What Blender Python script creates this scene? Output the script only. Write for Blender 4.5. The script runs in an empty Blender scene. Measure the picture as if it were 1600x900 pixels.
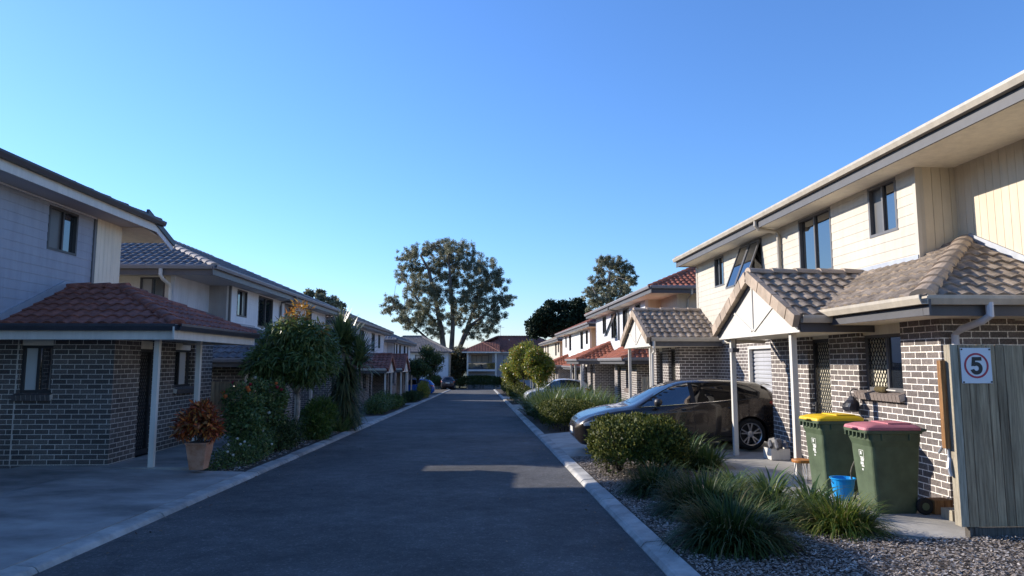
import bpy, bmesh, math, random
import numpy as np
from mathutils import Vector, Matrix, noise as mnoise

scene = bpy.context.scene
COL = scene.collection
R = math.radians

# ------------------------------------------------------------------ camera
cd = bpy.data.cameras.new("camera")
cam = bpy.data.objects.new("camera", cd)
COL.objects.link(cam)
PSI, TH = R(2.5536), R(6.1873)
fwd = Vector((math.sin(PSI) * math.cos(TH), math.cos(PSI) * math.cos(TH), math.sin(TH)))
cam.location = (0, 0, 1.7)
cam.rotation_euler = fwd.to_track_quat('-Z', 'Y').to_euler()
cd.sensor_width = 36
cd.lens = 36 * 1070 / 1600
cd.clip_start = 0.05
cd.clip_end = 3000
scene.camera = cam

# ------------------------------------------------------------------ sky + sun
SUN_EL, SUN_PHI = 22.0, 30.0          # elevation; azimuth measured from -X towards +Y
sdir = Vector((-math.cos(R(SUN_PHI)) * math.cos(R(SUN_EL)), math.sin(R(SUN_PHI)) * math.cos(R(SUN_EL)), math.sin(R(SUN_EL))))
world = bpy.data.worlds.new("World")
scene.world = world
world.use_nodes = True
wt = world.node_tree
bg = wt.nodes['Background']
sky = wt.nodes.new('ShaderNodeTexSky')
sky.sky_type = 'NISHITA'
sky.sun_disc = False
sky.sun_elevation = R(SUN_EL)
sky.sun_rotation = math.atan2(sdir.x, sdir.y)
sky.air_density = 1.3
sky.dust_density = 0.12
sky.ozone_density = 10.0
tint = wt.nodes.new('ShaderNodeVectorMath'); tint.operation = 'MULTIPLY'
tint.inputs[1].default_value = (1.12, 0.985, 1.02)      # white balance of the phone that took the picture
wt.links.new(sky.outputs[0], tint.inputs[0])
wt.links.new(tint.outputs[0], bg.inputs['Color'])
bg.inputs['Strength'].default_value = 0.120
sl = bpy.data.lights.new("sun", 'SUN')
sl.energy = 3.5
sl.angle = R(0.5)
sl.color = (1.0, 0.92, 0.81)
sun = bpy.data.objects.new("sun", sl)
COL.objects.link(sun)
sun.rotation_euler = (-sdir).to_track_quat('-Z', 'Y').to_euler()
sun.location = (-30, 20, 30)
scene.view_settings.view_transform = 'Standard'
scene.view_settings.look = 'None'
scene.view_settings.exposure = 1.02
scene.view_settings.gamma = 1.0

# ------------------------------------------------------------------ materials
def _n(t, typ, **kw):
    n = t.nodes.new(typ)
    for k, v in kw.items():
        setattr(n, k, v)
    return n

def pos_node(t):
    return _n(t, 'ShaderNodeNewGeometry').outputs['Position']

def M(name, col, rough=0.75, var=0.18, vs=2.5, bump=0.0, bs=60, metallic=0.0, spec=0.4, col2=None, detail=6, coat=0.0, stretch=None, obj=False, isl=0, cell=0, grime=0):
    m = bpy.data.materials.new(name)
    m.use_nodes = True
    t = m.node_tree
    p = t.nodes['Principled BSDF']
    p.inputs['Roughness'].default_value = rough
    p.inputs['Metallic'].default_value = metallic
    p.inputs['Specular IOR Level'].default_value = spec
    if coat:
        p.inputs['Coat Weight'].default_value = coat
        p.inputs['Coat Roughness'].default_value = 0.04
    pos = _n(t, 'ShaderNodeTexCoord').outputs['Object'] if obj else pos_node(t)
    if stretch:
        mp = _n(t, 'ShaderNodeMapping')
        mp.inputs['Scale'].default_value = stretch
        t.links.new(pos, mp.inputs['Vector'])
        pos = mp.outputs['Vector']
    if var > 0 or col2:
        nz = _n(t, 'ShaderNodeTexNoise')
        nz.inputs['Scale'].default_value = vs
        nz.inputs['Detail'].default_value = detail
        nz.inputs['Roughness'].default_value = 0.65
        t.links.new(pos, nz.inputs['Vector'])
        r = _n(t, 'ShaderNodeValToRGB')
        r.color_ramp.elements[0].position = 0.32
        r.color_ramp.elements[1].position = 0.68
        a = [c * (1 - var) for c in col]
        b = list(col2) if col2 else [min(1, c * (1 + var)) for c in col]
        r.color_ramp.elements[0].color = (*a, 1)
        r.color_ramp.elements[1].color = (*b, 1)
        t.links.new(nz.outputs['Fac'], r.inputs['Fac'])
        out = r.outputs['Color']
        if isl:
            gi = _n(t, 'ShaderNodeNewGeometry'); mr = _n(t, 'ShaderNodeMapRange')
            mr.inputs[3].default_value = 1 - isl; mr.inputs[4].default_value = 1 + isl
            t.links.new(gi.outputs['Random Per Island'], mr.inputs[0])
            vm = _n(t, 'ShaderNodeVectorMath', operation='SCALE')
            t.links.new(out, vm.inputs[0]); t.links.new(mr.outputs[0], vm.inputs['Scale']); out = vm.outputs[0]
        def scaled(out, fac):
            vm = _n(t, 'ShaderNodeVectorMath', operation='SCALE')
            t.links.new(out, vm.inputs[0]); t.links.new(fac, vm.inputs['Scale']); return vm.outputs[0]
        if cell:      # tile to tile colour differences
            vo = _n(t, 'ShaderNodeTexVoronoi'); vo.inputs['Scale'].default_value = 3.3; t.links.new(pos, vo.inputs['Vector'])
            sc_ = _n(t, 'ShaderNodeSeparateColor'); t.links.new(vo.outputs['Color'], sc_.inputs[0])
            mr = _n(t, 'ShaderNodeMapRange'); mr.inputs[3].default_value = 1 - cell; mr.inputs[4].default_value = 1 + cell
            t.links.new(sc_.outputs[0], mr.inputs[0]); out = scaled(out, mr.outputs[0])
        if grime:     # weather streaks and lichen blotches
            mp2 = _n(t, 'ShaderNodeMapping'); mp2.inputs['Scale'].default_value = (7, 7, .8) if grime < .25 else (2.6, 2.6, 2.6)
            t.links.new(pos_node(t), mp2.inputs['Vector'])
            ng = _n(t, 'ShaderNodeTexNoise'); ng.inputs['Scale'].default_value = 1.0; ng.inputs['Detail'].default_value = 8; ng.inputs['Roughness'].default_value = .7
            t.links.new(mp2.outputs['Vector'], ng.inputs['Vector'])
            mr = _n(t, 'ShaderNodeMapRange'); mr.inputs[1].default_value = .40; mr.inputs[2].default_value = .66; mr.inputs[3].default_value = 1 + grime * .35; mr.inputs[4].default_value = 1 - grime
            t.links.new(ng.outputs['Fac'], mr.inputs[0]); out = scaled(out, mr.outputs[0])
        t.links.new(out, p.inputs['Base Color'])
    else:
        p.inputs['Base Color'].default_value = (*col, 1)
    if bump:
        nb = _n(t, 'ShaderNodeTexNoise')
        nb.inputs['Scale'].default_value = bs
        nb.inputs['Detail'].default_value = 4
        t.links.new(pos, nb.inputs['Vector'])
        bp = _n(t, 'ShaderNodeBump')
        bp.inputs['Strength'].default_value = bump
        bp.inputs['Distance'].default_value = 0.01
        t.links.new(nb.outputs['Fac'], bp.inputs['Height'])
        t.links.new(bp.outputs['Normal'], p.inputs['Normal'])
    return m

def brick_mat(name, c1, c2, mortar, zoff=0.0):
    m = bpy.data.materials.new(name)
    m.use_nodes = True
    t = m.node_tree
    p = t.nodes['Principled BSDF']
    p.inputs['Roughness'].default_value = 0.8
    p.inputs['Specular IOR Level'].default_value = 0.3
    g = _n(t, 'ShaderNodeNewGeometry')
    sp = _n(t, 'ShaderNodeSeparateXYZ'); t.links.new(g.outputs['Position'], sp.inputs[0])
    sn = _n(t, 'ShaderNodeSeparateXYZ'); t.links.new(g.outputs['True Normal'], sn.inputs[0])
    ab = _n(t, 'ShaderNodeMath', operation='ABSOLUTE'); t.links.new(sn.outputs['X'], ab.inputs[0])
    gt = _n(t, 'ShaderNodeMath', operation='GREATER_THAN'); t.links.new(ab.outputs[0], gt.inputs[0]); gt.inputs[1].default_value = 0.6
    mx = _n(t, 'ShaderNodeMix'); mx.data_type = 'FLOAT'
    t.links.new(gt.outputs[0], mx.inputs[0]); t.links.new(sp.outputs['X'], mx.inputs[2]); t.links.new(sp.outputs['Y'], mx.inputs[3])
    za = _n(t, 'ShaderNodeMath', operation='ADD'); t.links.new(sp.outputs['Z'], za.inputs[0]); za.inputs[1].default_value = zoff
    cb = _n(t, 'ShaderNodeCombineXYZ'); t.links.new(mx.outputs[0], cb.inputs['X']); t.links.new(za.outputs[0], cb.inputs['Y'])
    bk = _n(t, 'ShaderNodeTexBrick')
    bk.offset = 0.5
    bk.inputs['Scale'].default_value = 1.0
    bk.inputs['Brick Width'].default_value = 0.245
    bk.inputs['Row Height'].default_value = 0.0875
    bk.inputs['Mortar Size'].default_value = 0.0072
    bk.inputs['Mortar Smooth'].default_value = 0.15
    bk.inputs['Bias'].default_value = 0.0
    bk.inputs['Color1'].default_value = (*c1, 1)
    bk.inputs['Color2'].default_value = (*c2, 1)
    bk.inputs['Mortar'].default_value = (*mortar, 1)
    t.links.new(cb.outputs[0], bk.inputs['Vector'])
    nz = _n(t, 'ShaderNodeTexNoise'); nz.inputs['Scale'].default_value = 45; nz.inputs['Detail'].default_value = 5
    t.links.new(g.outputs['Position'], nz.inputs['Vector'])
    mr = _n(t, 'ShaderNodeMapRange'); mr.inputs[1].default_value = .3; mr.inputs[2].default_value = .7; mr.inputs[3].default_value = .66; mr.inputs[4].default_value = 1.34
    t.links.new(nz.outputs['Fac'], mr.inputs[0])
    n2 = _n(t, 'ShaderNodeTexNoise'); n2.inputs['Scale'].default_value = .9; n2.inputs['Detail'].default_value = 4
    t.links.new(g.outputs['Position'], n2.inputs['Vector'])
    m2 = _n(t, 'ShaderNodeMapRange'); m2.inputs[1].default_value = .3; m2.inputs[2].default_value = .7; m2.inputs[3].default_value = .80; m2.inputs[4].default_value = 1.17
    t.links.new(n2.outputs['Fac'], m2.inputs[0])
    mm = _n(t, 'ShaderNodeMath', operation='MULTIPLY'); t.links.new(mr.outputs[0], mm.inputs[0]); t.links.new(m2.outputs[0], mm.inputs[1])
    vm = _n(t, 'ShaderNodeVectorMath', operation='SCALE'); t.links.new(bk.outputs['Color'], vm.inputs[0]); t.links.new(mm.outputs[0], vm.inputs['Scale'])
    t.links.new(vm.outputs[0], p.inputs['Base Color'])
    bp = _n(t, 'ShaderNodeBump'); bp.invert = True
    bp.inputs['Strength'].default_value = 0.7; bp.inputs['Distance'].default_value = 0.008
    ad = _n(t, 'ShaderNodeMath', operation='MULTIPLY_ADD'); t.links.new(nz.outputs['Fac'], ad.inputs[0]); ad.inputs[1].default_value = -0.35
    t.links.new(bk.outputs['Fac'], ad.inputs[2])
    t.links.new(ad.outputs[0], bp.inputs['Height']); t.links.new(bp.outputs[0], p.inputs['Normal'])
    return m

def leaf_mat(name, cols, rough=0.45, transl=0.35, spec=0.5):
    m = bpy.data.materials.new(name)
    m.use_nodes = True
    t = m.node_tree
    p = t.nodes['Principled BSDF']
    p.inputs['Roughness'].default_value = rough
    p.inputs['Specular IOR Level'].default_value = spec
    g = _n(t, 'ShaderNodeNewGeometry')
    r = _n(t, 'ShaderNodeValToRGB')
    els = r.color_ramp.elements
    while len(els) < len(cols):
        els.new(0.5)
    for i, (pp, c) in enumerate(cols):
        els[i].position = pp
        els[i].color = (*c, 1)
    t.links.new(g.outputs['Random Per Island'], r.inputs['Fac'])
    t.links.new(r.outputs[0], p.inputs['Base Color'])
    tr = _n(t, 'ShaderNodeBsdfTranslucent')
    hs = _n(t, 'ShaderNodeHueSaturation'); hs.inputs['Value'].default_value = 1.5; hs.inputs['Hue'].default_value = .48
    t.links.new(r.outputs[0], hs.inputs['Color']); t.links.new(hs.outputs[0], tr.inputs['Color'])
    mx = _n(t, 'ShaderNodeMixShader'); mx.inputs[0].default_value = transl
    t.links.new(p.outputs[0], mx.inputs[1]); t.links.new(tr.outputs[0], mx.inputs[2])
    t.links.new(mx.outputs[0], t.nodes['Material Output'].inputs['Surface'])
    return m

def island_mat(name, cols, rough=0.8):
    m = leaf_mat(name, cols, rough, 0.0, 0.2)
    return m

BRICK = brick_mat('brick_charcoal', (0.088, 0.074, 0.068), (0.165, 0.14, 0.126), (0.56, 0.52, 0.46))
BRICKR = brick_mat('brick_greybrown', (0.115, 0.098, 0.092), (0.20, 0.170, 0.158), (0.86, 0.81, 0.74))
CREAM = M('cream_paint', (0.54, 0.49, 0.405), .6, .05, 1.2, .1, 90, grime=.10)
BEIGE = M('beige_cladding', (0.62, 0.53, 0.39), .65, .05, 1.2, .1, 90, grime=.10)
BLUEGREY = M('bluegrey_cladding', (0.32, 0.345, 0.40), .6, .06, 1.5, .15, 80, grime=.10)
WHITE = M('white_paint', (0.66, 0.62, 0.55), .5, .05, 2, .06, 60, grime=.10)
OFFW = M('offwhite_cladding', (0.74, 0.73, 0.71), .6, .05, 2, .06, 60, grime=.10)
GREYW = M('pale_grey_cladding', (0.58, 0.59, 0.62), .6, .06, 2, .06, 60, grime=.10)
MIDGREY = M('mid_grey_cladding', (0.36, 0.345, 0.34), .65, .06, 2, .06, 60, grime=.10)
GUTTERC = M('cream_gutter', (0.47, 0.415, 0.335), .4, .14, 3, .05, 30, grime=.10)
GUTTERD = M('charcoal_gutter', (0.045, 0.046, 0.055), .4, .2, 3)
GUTTERG = M('grey_gutter', (0.27, 0.26, 0.27), .4, .1, 3)
FASCIAD = M('dark_fascia', (0.085, 0.083, 0.09), .55, .12, 4)
SOFFIT = M('soffit_board', (0.80, 0.73, 0.60), .7, .03, 1, grime=.10)
SOFFITG = M('grey_soffit_board', (0.55, 0.52, 0.50), .7, .03, 1)
FRAME = M('charcoal_window_frame', (0.045, 0.043, 0.045), .4, .1, 5)
FRAMEG = M('grey_window_frame', (0.13, 0.125, 0.125), .4, .1, 5)
def tilemat(name, a, b, c):
    m = M(name, a, .75, .30, 9.0, .45, 120, col2=b, cell=.16, grime=.32)
    return m
TILEB = tilemat('weathered_brown_tile', (0.24, 0.185, 0.135), (0.40, 0.32, 0.245), None)
TILER = tilemat('dark_red_tile', (0.22, 0.07, 0.048), (0.33, 0.125, 0.085), None)
TILEO = tilemat('terracotta_tile', (0.32, 0.085, 0.042), (0.46, 0.15, 0.075), None)
TILEG = tilemat('slate_grey_tile', (0.13, 0.128, 0.14), (0.23, 0.22, 0.225), None)
TILET = tilemat('tan_grey_tile', (0.21, 0.175, 0.155), (0.32, 0.27, 0.235), None)
CAPB = M('brown_ridge_tile', (0.40, 0.31, 0.23), .75, .25, 4, .3, 90, isl=.15)
CAPG = M('tan_ridge_tile', (0.42, 0.35, 0.30), .75, .25, 4, .3, 90)
FLASH = M('lead_flashing', (0.36, 0.38, 0.42), .45, .12, 6, metallic=.3)
def asphalt_mat():
    m = bpy.data.materials.new('asphalt'); m.use_nodes = True
    t = m.node_tree; p = t.nodes['Principled BSDF']
    p.inputs['Roughness'].default_value = .85; p.inputs['Specular IOR Level'].default_value = .35
    ps = pos_node(t)
    def nz(scale, det, lo, hi, a=.35, b=.65):
        n = _n(t, 'ShaderNodeTexNoise'); n.inputs['Scale'].default_value = scale; n.inputs['Detail'].default_value = det; n.inputs['Roughness'].default_value = .7
        t.links.new(ps, n.inputs['Vector'])
        r = _n(t, 'ShaderNodeMapRange'); r.inputs[1].default_value = a; r.inputs[2].default_value = b; r.inputs[3].default_value = lo; r.inputs[4].default_value = hi
        t.links.new(n.outputs['Fac'], r.inputs[0]); return n, r.outputs[0]
    n1, a = nz(.45, 8, .66, 1.34); n2, b = nz(4, 6, .80, 1.2); n3, c = nz(85, 3, .70, 1.42, .3, .72)
    v = _n(t, 'ShaderNodeTexVoronoi'); v.inputs['Scale'].default_value = 48; t.links.new(ps, v.inputs['Vector'])
    sp = _n(t, 'ShaderNodeMapRange'); sp.inputs[1].default_value = .80; sp.inputs[2].default_value = 1.0; sp.inputs[3].default_value = 1.0; sp.inputs[4].default_value = 1.7
    sx = _n(t, 'ShaderNodeSeparateColor'); t.links.new(v.outputs['Color'], sx.inputs[0]); t.links.new(sx.outputs[0], sp.inputs[0])
    cur = a
    for q in (b, c, sp.outputs[0]):
        k = _n(t, 'ShaderNodeMath', operation='MULTIPLY'); t.links.new(cur, k.inputs[0]); t.links.new(q, k.inputs[1]); cur = k.outputs[0]
    vm = _n(t, 'ShaderNodeVectorMath', operation='SCALE'); vm.inputs[0].default_value = (.080, .077, .075); t.links.new(cur, vm.inputs['Scale'])
    t.links.new(vm.outputs[0], p.inputs['Base Color'])
    bp = _n(t, 'ShaderNodeBump'); bp.inputs['Strength'].default_value = .9; bp.inputs['Distance'].default_value = .012
    t.links.new(n3.outputs['Fac'], bp.inputs['Height']); t.links.new(bp.outputs[0], p.inputs['Normal'])
    return m
ASPHALT = asphalt_mat()
CONC = M('concrete', (0.34, 0.32, 0.285), .85, .26, 1.3, .35, 70, col2=(0.46, 0.435, 0.39))
CONCL = M('weathered_driveway_concrete', (0.22, 0.21, 0.195), .85, .4, .8, .35, 70, col2=(0.42, 0.40, 0.37), stretch=(.8, 1.15, 1), detail=9)
KERBM = M('kerb_concrete', (0.30, 0.29, 0.275), .85, .32, 2.2, .4, 80, col2=(0.50, 0.48, 0.44), isl=.14)
SOIL = M('soil', (0.06, 0.045, 0.034), .95, .4, 8, .9, 40)
EARTH = M('dry_earth_grass', (0.075, 0.080, 0.04), .95, .35, 1.4, .8, 30)
def glass(name, col, rough=0.02, ior=1.9, bump=True):
    m = bpy.data.materials.new(name); m.use_nodes = True
    t = m.node_tree; p = t.nodes['Principled BSDF']
    p.inputs['Base Color'].default_value = (*col, 1)
    p.inputs['Roughness'].default_value = rough
    p.inputs['IOR'].default_value = ior
    nz = _n(t, 'ShaderNodeTexNoise'); nz.inputs['Scale'].default_value = 1.6; nz.inputs['Detail'].default_value = 1
    t.links.new(pos_node(t), nz.inputs['Vector'])
    bp = _n(t, 'ShaderNodeBump'); bp.inputs['Strength'].default_value = .10; bp.inputs['Distance'].default_value = .02
    t.links.new(nz.outputs['Fac'], bp.inputs['Height'])
    if bump: t.links.new(bp.outputs[0], p.inputs['Normal'])
    return m
GLASS = glass('window_glass', (0.015, 0.018, 0.022), .02, 2.8)
GLASSC = glass('curtained_glass', (0.30, 0.29, 0.27), .05, 1.7)
GLASSB = glass('white_blind_glass', (0.55, 0.55, 0.53), .06, 1.5)
GLASSG = glass('flyscreen_glass', (0.10, 0.098, 0.095), .35, 1.5)
SCREEND = M('dark_screen_mesh', (0.02, 0.02, 0.02), .5, .1, 5)
BLIND = M('cream_blind', (0.66, 0.60, 0.46), .7, .05, 3)
ROLLER = M('grey_roller_door', (0.42, 0.42, 0.43), .45, .06, 2, grime=.10)
TIMBER = M('weathered_paling', (0.28, 0.195, 0.115), .9, .35, 5, .8, 60, col2=(0.50, 0.375, 0.235), stretch=(9, 9, .4), isl=.28)
TIMBERD = M('dark_paling', (0.10, 0.085, 0.07), .9, .35, 7, .7, 60, col2=(0.17, 0.15, 0.13), stretch=(9, 9, .5))
TIMBERL = M('pale_post', (0.42, 0.36, 0.26), .9, .3, 6, .8, 50, col2=(0.55, 0.48, 0.36), stretch=(9, 9, .6))
TIMBERO = M('tannin_stained_timber', (0.26, 0.11, 0.035), .85, .4, 6, .6, 50, col2=(0.42, 0.22, 0.085), stretch=(9, 9, .6))
BARK = M('grey_bark', (0.28, 0.24, 0.20), .9, .35, 5, .8, 30, col2=(0.50, 0.45, 0.40))
PANEL = M('cream_panel', (0.78, 0.69, 0.53), .6, .05, 2, grime=.10)
BARKE = M('eucalypt_bark', (0.10, 0.08, 0.07), .9, .4, .9, .6, 10, col2=(0.22, 0.195, 0.175))
BARKD = M('dark_bark', (0.05, 0.04, 0.033), .9, .3, 6, .8, 30)

# ------------------------------------------------------------------ mesh builder
ORIG = {}
class MB:
    def __init__(s):
        s.v = []; s.f = []
    def add(s, vs, fs):
        n = len(s.v); s.v.extend([tuple(p) for p in vs]); s.f.extend([tuple(i + n for i in f) for f in fs])
    def quad(s, *p):
        s.add(p, [tuple(range(len(p)))])
    def box(s, x0, x1, y0, y1, z0, z1):
        if x0 > x1: x0, x1 = x1, x0
        if y0 > y1: y0, y1 = y1, y0
        s.add([(x0, y0, z0), (x1, y0, z0), (x1, y1, z0), (x0, y1, z0), (x0, y0, z1), (x1, y0, z1), (x1, y1, z1), (x0, y1, z1)],
              [(0, 3, 2, 1), (4, 5, 6, 7), (0, 1, 5, 4), (1, 2, 6, 5), (2, 3, 7, 6), (3, 0, 4, 7)])
    def beam(s, p0, p1, w, h, up=(0, 0, 1)):
        p0 = Vector(p0); p1 = Vector(p1); d = (p1 - p0).normalized(); u = Vector(up)
        r = d.cross(u).normalized(); u = r.cross(d).normalized()
        r = r * w / 2; u = u * h / 2
        c = []
        for p in (p0, p1):
            c += [p - r - u, p + r - u, p + r + u, p - r + u]
        s.add(c, [(0, 3, 2, 1), (4, 5, 6, 7), (0, 1, 5, 4), (1, 2, 6, 5), (2, 3, 7, 6), (3, 0, 4, 7)])
    def tube(s, pts, rad, seg=8, cap=True):
        pts = [Vector(p) for p in pts]
        if not hasattr(rad, '__len__'): rad = [rad] * len(pts)
        vs = []; fs = []; prev = None
        for i, p in enumerate(pts):
            d = (pts[min(i + 1, len(pts) - 1)] - pts[max(i - 1, 0)])
            d = d.normalized() if d.length > 1e-9 else Vector((0, 0, 1))
            if prev is None:
                a = d.cross(Vector((1, 0, 0)) if abs(d.x) < .9 else Vector((0, 1, 0))).normalized()
            else:
                a = (prev - d * prev.dot(d)).normalized()
            prev = a; b = d.cross(a)
            for k in range(seg):
                an = 2 * math.pi * k / seg
                vs.append(p + (a * math.cos(an) + b * math.sin(an)) * rad[i])
        for i in range(len(pts) - 1):
            for k in range(seg):
                k2 = (k + 1) % seg
                fs.append((i * seg + k, i * seg + k2, (i + 1) * seg + k2, (i + 1) * seg + k))
        if cap:
            fs.append(tuple(range(seg))[::-1]); fs.append(tuple(range((len(pts) - 1) * seg, len(pts) * seg)))
        s.add(vs, fs)
    def lathe(s, prof, c=(0, 0, 0), seg=20, sx=1, sy=1):
        vs = []; fs = []
        for (r, z) in prof:
            for k in range(seg):
                a = 2 * math.pi * k / seg
                vs.append((c[0] + r * math.cos(a) * sx, c[1] + r * math.sin(a) * sy, c[2] + z))
        for i in range(len(prof) - 1):
            for k in range(seg):
                k2 = (k + 1) % seg
                fs.append((i * seg + k, i * seg + k2, (i + 1) * seg + k2, (i + 1) * seg + k))
        fs.append(tuple(range(seg))[::-1]); fs.append(tuple(range((len(prof) - 1) * seg, len(prof) * seg)))
        s.add(vs, fs)
    def build(s, name, mat, parent=None, smooth=False, bevel=0):
        me = bpy.data.meshes.new(name)
        o = bpy.data.objects.new(name, me); COL.objects.link(o)
        org = (0, 0, 0)
        if parent is not None:
            org = ORIG.get(parent.name, (0, 0, 0)); o.parent = parent
            ORIG[o.name] = org
        v = s.v
        if org != (0, 0, 0):
            v = [(p[0] - org[0], p[1] - org[1], p[2] - org[2]) for p in v]
        me.from_pydata(v, [], s.f); me.update()
        me.materials.append(mat)
        if smooth:
            me.polygons.foreach_set('use_smooth', [True] * len(me.polygons))
        if bevel:
            b = o.modifiers.new('bevel', 'BEVEL'); b.width = bevel; b.segments = 2; b.limit_method = 'ANGLE'
        return o

def build_np(name, V, F, mat, parent=None, smooth=False):
    me = bpy.data.meshes.new(name)
    o = bpy.data.objects.new(name, me); COL.objects.link(o)
    org = (0, 0, 0)
    if parent is not None:
        org = ORIG.get(parent.name, (0, 0, 0)); o.parent = parent; ORIG[o.name] = org
    V = np.asarray(V, dtype=np.float32) - np.array(org, dtype=np.float32)
    k = F.shape[1]
    me.vertices.add(len(V)); me.vertices.foreach_set('co', V.ravel())
    me.loops.add(F.size); me.loops.foreach_set('vertex_index', F.ravel().astype(np.int32))
    me.polygons.add(len(F)); me.polygons.foreach_set('loop_start', np.arange(0, F.size, k, dtype=np.int32))
    me.update(calc_edges=True); me.validate()
    me.materials.append(mat)
    if smooth:
        me.polygons.foreach_set('use_smooth', [True] * len(me.polygons))
    return o

def thing(name, label, cat, loc=(0, 0, 0), group=None, rz=0):
    o = bpy.data.objects.new(name, None); COL.objects.link(o)
    o.empty_display_size = .2
    o.location = loc; o.rotation_euler = (0, 0, rz)
    o['label'] = label; o['category'] = cat
    if group: o['group'] = group
    if rz == 0: ORIG[o.name] = tuple(loc)
    return o

def tag(o, label=None, cat=None, group=None, kind=None):
    if label: o['label'] = label
    if cat: o['category'] = cat
    if group: o['group'] = group
    if kind: o['kind'] = kind
    return o

SL = -0.0206
def gz(y, h=0.0):
    return SL * min(y, 100) + h

# ------------------------------------------------------------------ walls / roofs
def wall(mb, ax, c, sgn, a0, a1, z0, z1, ops=(), style='flat', th=.12):
    """ax 'x': plane X=c, a runs along Y; ax 'y': plane Y=c, a runs along X; sgn = outward direction"""
    if a0 > a1: a0, a1 = a1, a0
    def pt(a, d, z):
        return (c + sgn * d, a, z) if ax == 'x' else (a, c + sgn * d, z)
    As = sorted({a0, a1, *[min(max(v, a0), a1) for o in ops for v in (o[0], o[1])]})
    Zs = sorted({z0, z1, *[min(max(v, z0), z1) for o in ops for v in (o[2], o[3])]})
    def boxed(u0, u1, w0, w1, d0, d1):
        p, q = pt(u0, d0, w0), pt(u1, d1, w1)
        mb.box(p[0], q[0], p[1], q[1], w0, w1)
    for i in range(len(As) - 1):
        for j in range(len(Zs) - 1):
            u0, u1, w0, w1 = As[i], As[i + 1], Zs[j], Zs[j + 1]
            if u1 - u0 < 1e-4 or w1 - w0 < 1e-4: continue
            um, wm = (u0 + u1) / 2, (w0 + w1) / 2
            if any(min(o[0], o[1]) < um < max(o[0], o[1]) and o[2] < wm < o[3] for o in ops): continue
            boxed(u0, u1, w0, w1, -th, -0.012 if style != 'flat' else 0)
            if style == 'lap':
                p = .165; k = math.floor((w0 - z0) / p)
                while z0 + k * p < w1 - 1e-5:
                    b0, b1 = max(w0, z0 + k * p), min(w1, (k + 1) * p + z0)
                    f0 = .007 * (1 - (b0 - z0 - k * p) / p); f1 = .007 * (1 - (b1 - z0 - k * p) / p)
                    mb.quad(pt(u0, f0, b0), pt(u1, f0, b0), pt(u1, f1 , b1), pt(u0, f1, b1))
                    mb.quad(pt(u0, -.012, b0), pt(u1, -.012, b0), pt(u1, f0, b0), pt(u0, f0, b0))
                    k += 1
            elif style == 'groove':
                p = .15; k = math.floor((u0 - a0) / p)
                while a0 + k * p < u1 - 1e-5:
                    b0, b1 = max(u0, a0 + k * p), min(u1, a0 + (k + 1) * p - .007)
                    if b1 > b0: boxed(b0, b1, w0, w1, -.012, 0)
                    k += 1

def tiles(mb, poly, tw=.225, course=.32, amp=.042, step=.026, sub=6):
    """poly: planar convex polygon, first edge = eave"""
    P = [Vector(p) for p in poly]
    u = (P[1] - P[0]).normalized()
    n = u.cross(P[-1] - P[0]).normalized()
    if n.z < 0: n = -n
    v = n.cross(u).normalized()
    if v.z < 0: v = -v
    o = P[0]
    UV = [((p - o).dot(u), (p - o).dot(v)) for p in P]
    u0, u1 = min(a for a, b in UV), max(a for a, b in UV)
    v1 = max(b for a, b in UV)
    nu = max(2, int(math.ceil((u1 - u0) / (tw / sub)))); du = tw / sub
    prof = [math.pow(max(0, math.sin(math.pi * ((k % sub) + .5) / sub)), 1.2) * amp for k in range(sub)]
    bm = bmesh.new()
    nc = int(math.ceil(v1 / course))
    rows = []
    us = [u0 + k * du for k in range(nu + 1)]
    for c in range(nc):
        off = (c % 2) * 0
        b = c * course
        for (vv, h) in ((b - .012 if c else -.03, step + .004), (b + course * .5, step * .55), (b + course, 0.004)):
            rows.append([bm.verts.new(o + u * (a + (mnoise.noise((a * 3.1, c * 7.7, 1.3)) * .006)) + v * vv + n * (h + prof[(k + off) % sub])) for k, a in enumerate(us)])
        r = rows[-3]
        low = [bm.verts.new(o + u * a + v * (b - .012 if c else -.03) + n * (-.01)) for a in us]
        for k in range(nu):
            bm.faces.new((low[k], low[k + 1], r[k + 1], r[k]))
        for q in (0, 1):
            A, B = rows[-3 + q], rows[-2 + q]
            for k in range(nu):
                bm.faces.new((A[k], A[k + 1], B[k + 1], B[k]))
    cen = sum(P, Vector()) / len(P)
    for i in range(len(P)):
        a, b = P[i], P[(i + 1) % len(P)]
        if i == 0: continue
        e = (b - a)
        if e.length < 1e-5: continue
        pn = e.cross(n).normalized()
        if (cen - a).dot(pn) > 0: pn = -pn
        bmesh.ops.bisect_plane(bm, geom=bm.verts[:] + bm.edges[:] + bm.faces[:], plane_co=a, plane_no=pn, clear_outer=True)
    bm.verts.index_update()
    mb.add([x.co[:] for x in bm.verts], [tuple(q.index for q in f.verts) for f in bm.faces])
    bm.free()
    # solid underside
    mb.quad(*[p - n * .03 for p in P])

def ridge(mb, p0, p1, r=.115, seg=.40, lift=.02):
    p0 = Vector(p0); p1 = Vector(p1); d = p1 - p0; L = d.length; d.normalize()
    side = d.cross(Vector((0, 0, 1))).normalized(); up = side.cross(d).normalized()
    n = max(1, int(round(L / seg)))
    for i in range(n):
        a = p0 + d * (L * i / n - (.02 if i else 0)); b = p0 + d * (L * (i + 1) / n)
        vs = []
        for (c, rr, lf) in ((a, r * 1.08, lift + .018), (b, r * .98, lift)):
            for k in range(9):
                an = math.pi * k / 8
                vs.append(c + side * math.cos(an) * rr * 1.15 + up * (math.sin(an) * rr * .8 - .035 + lf))
        fs = [(k, k + 1, 9 + k + 1, 9 + k) for k in range(8)] + [tuple(range(9)), tuple(range(9, 18))]
        mb.add(vs, fs)
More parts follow.
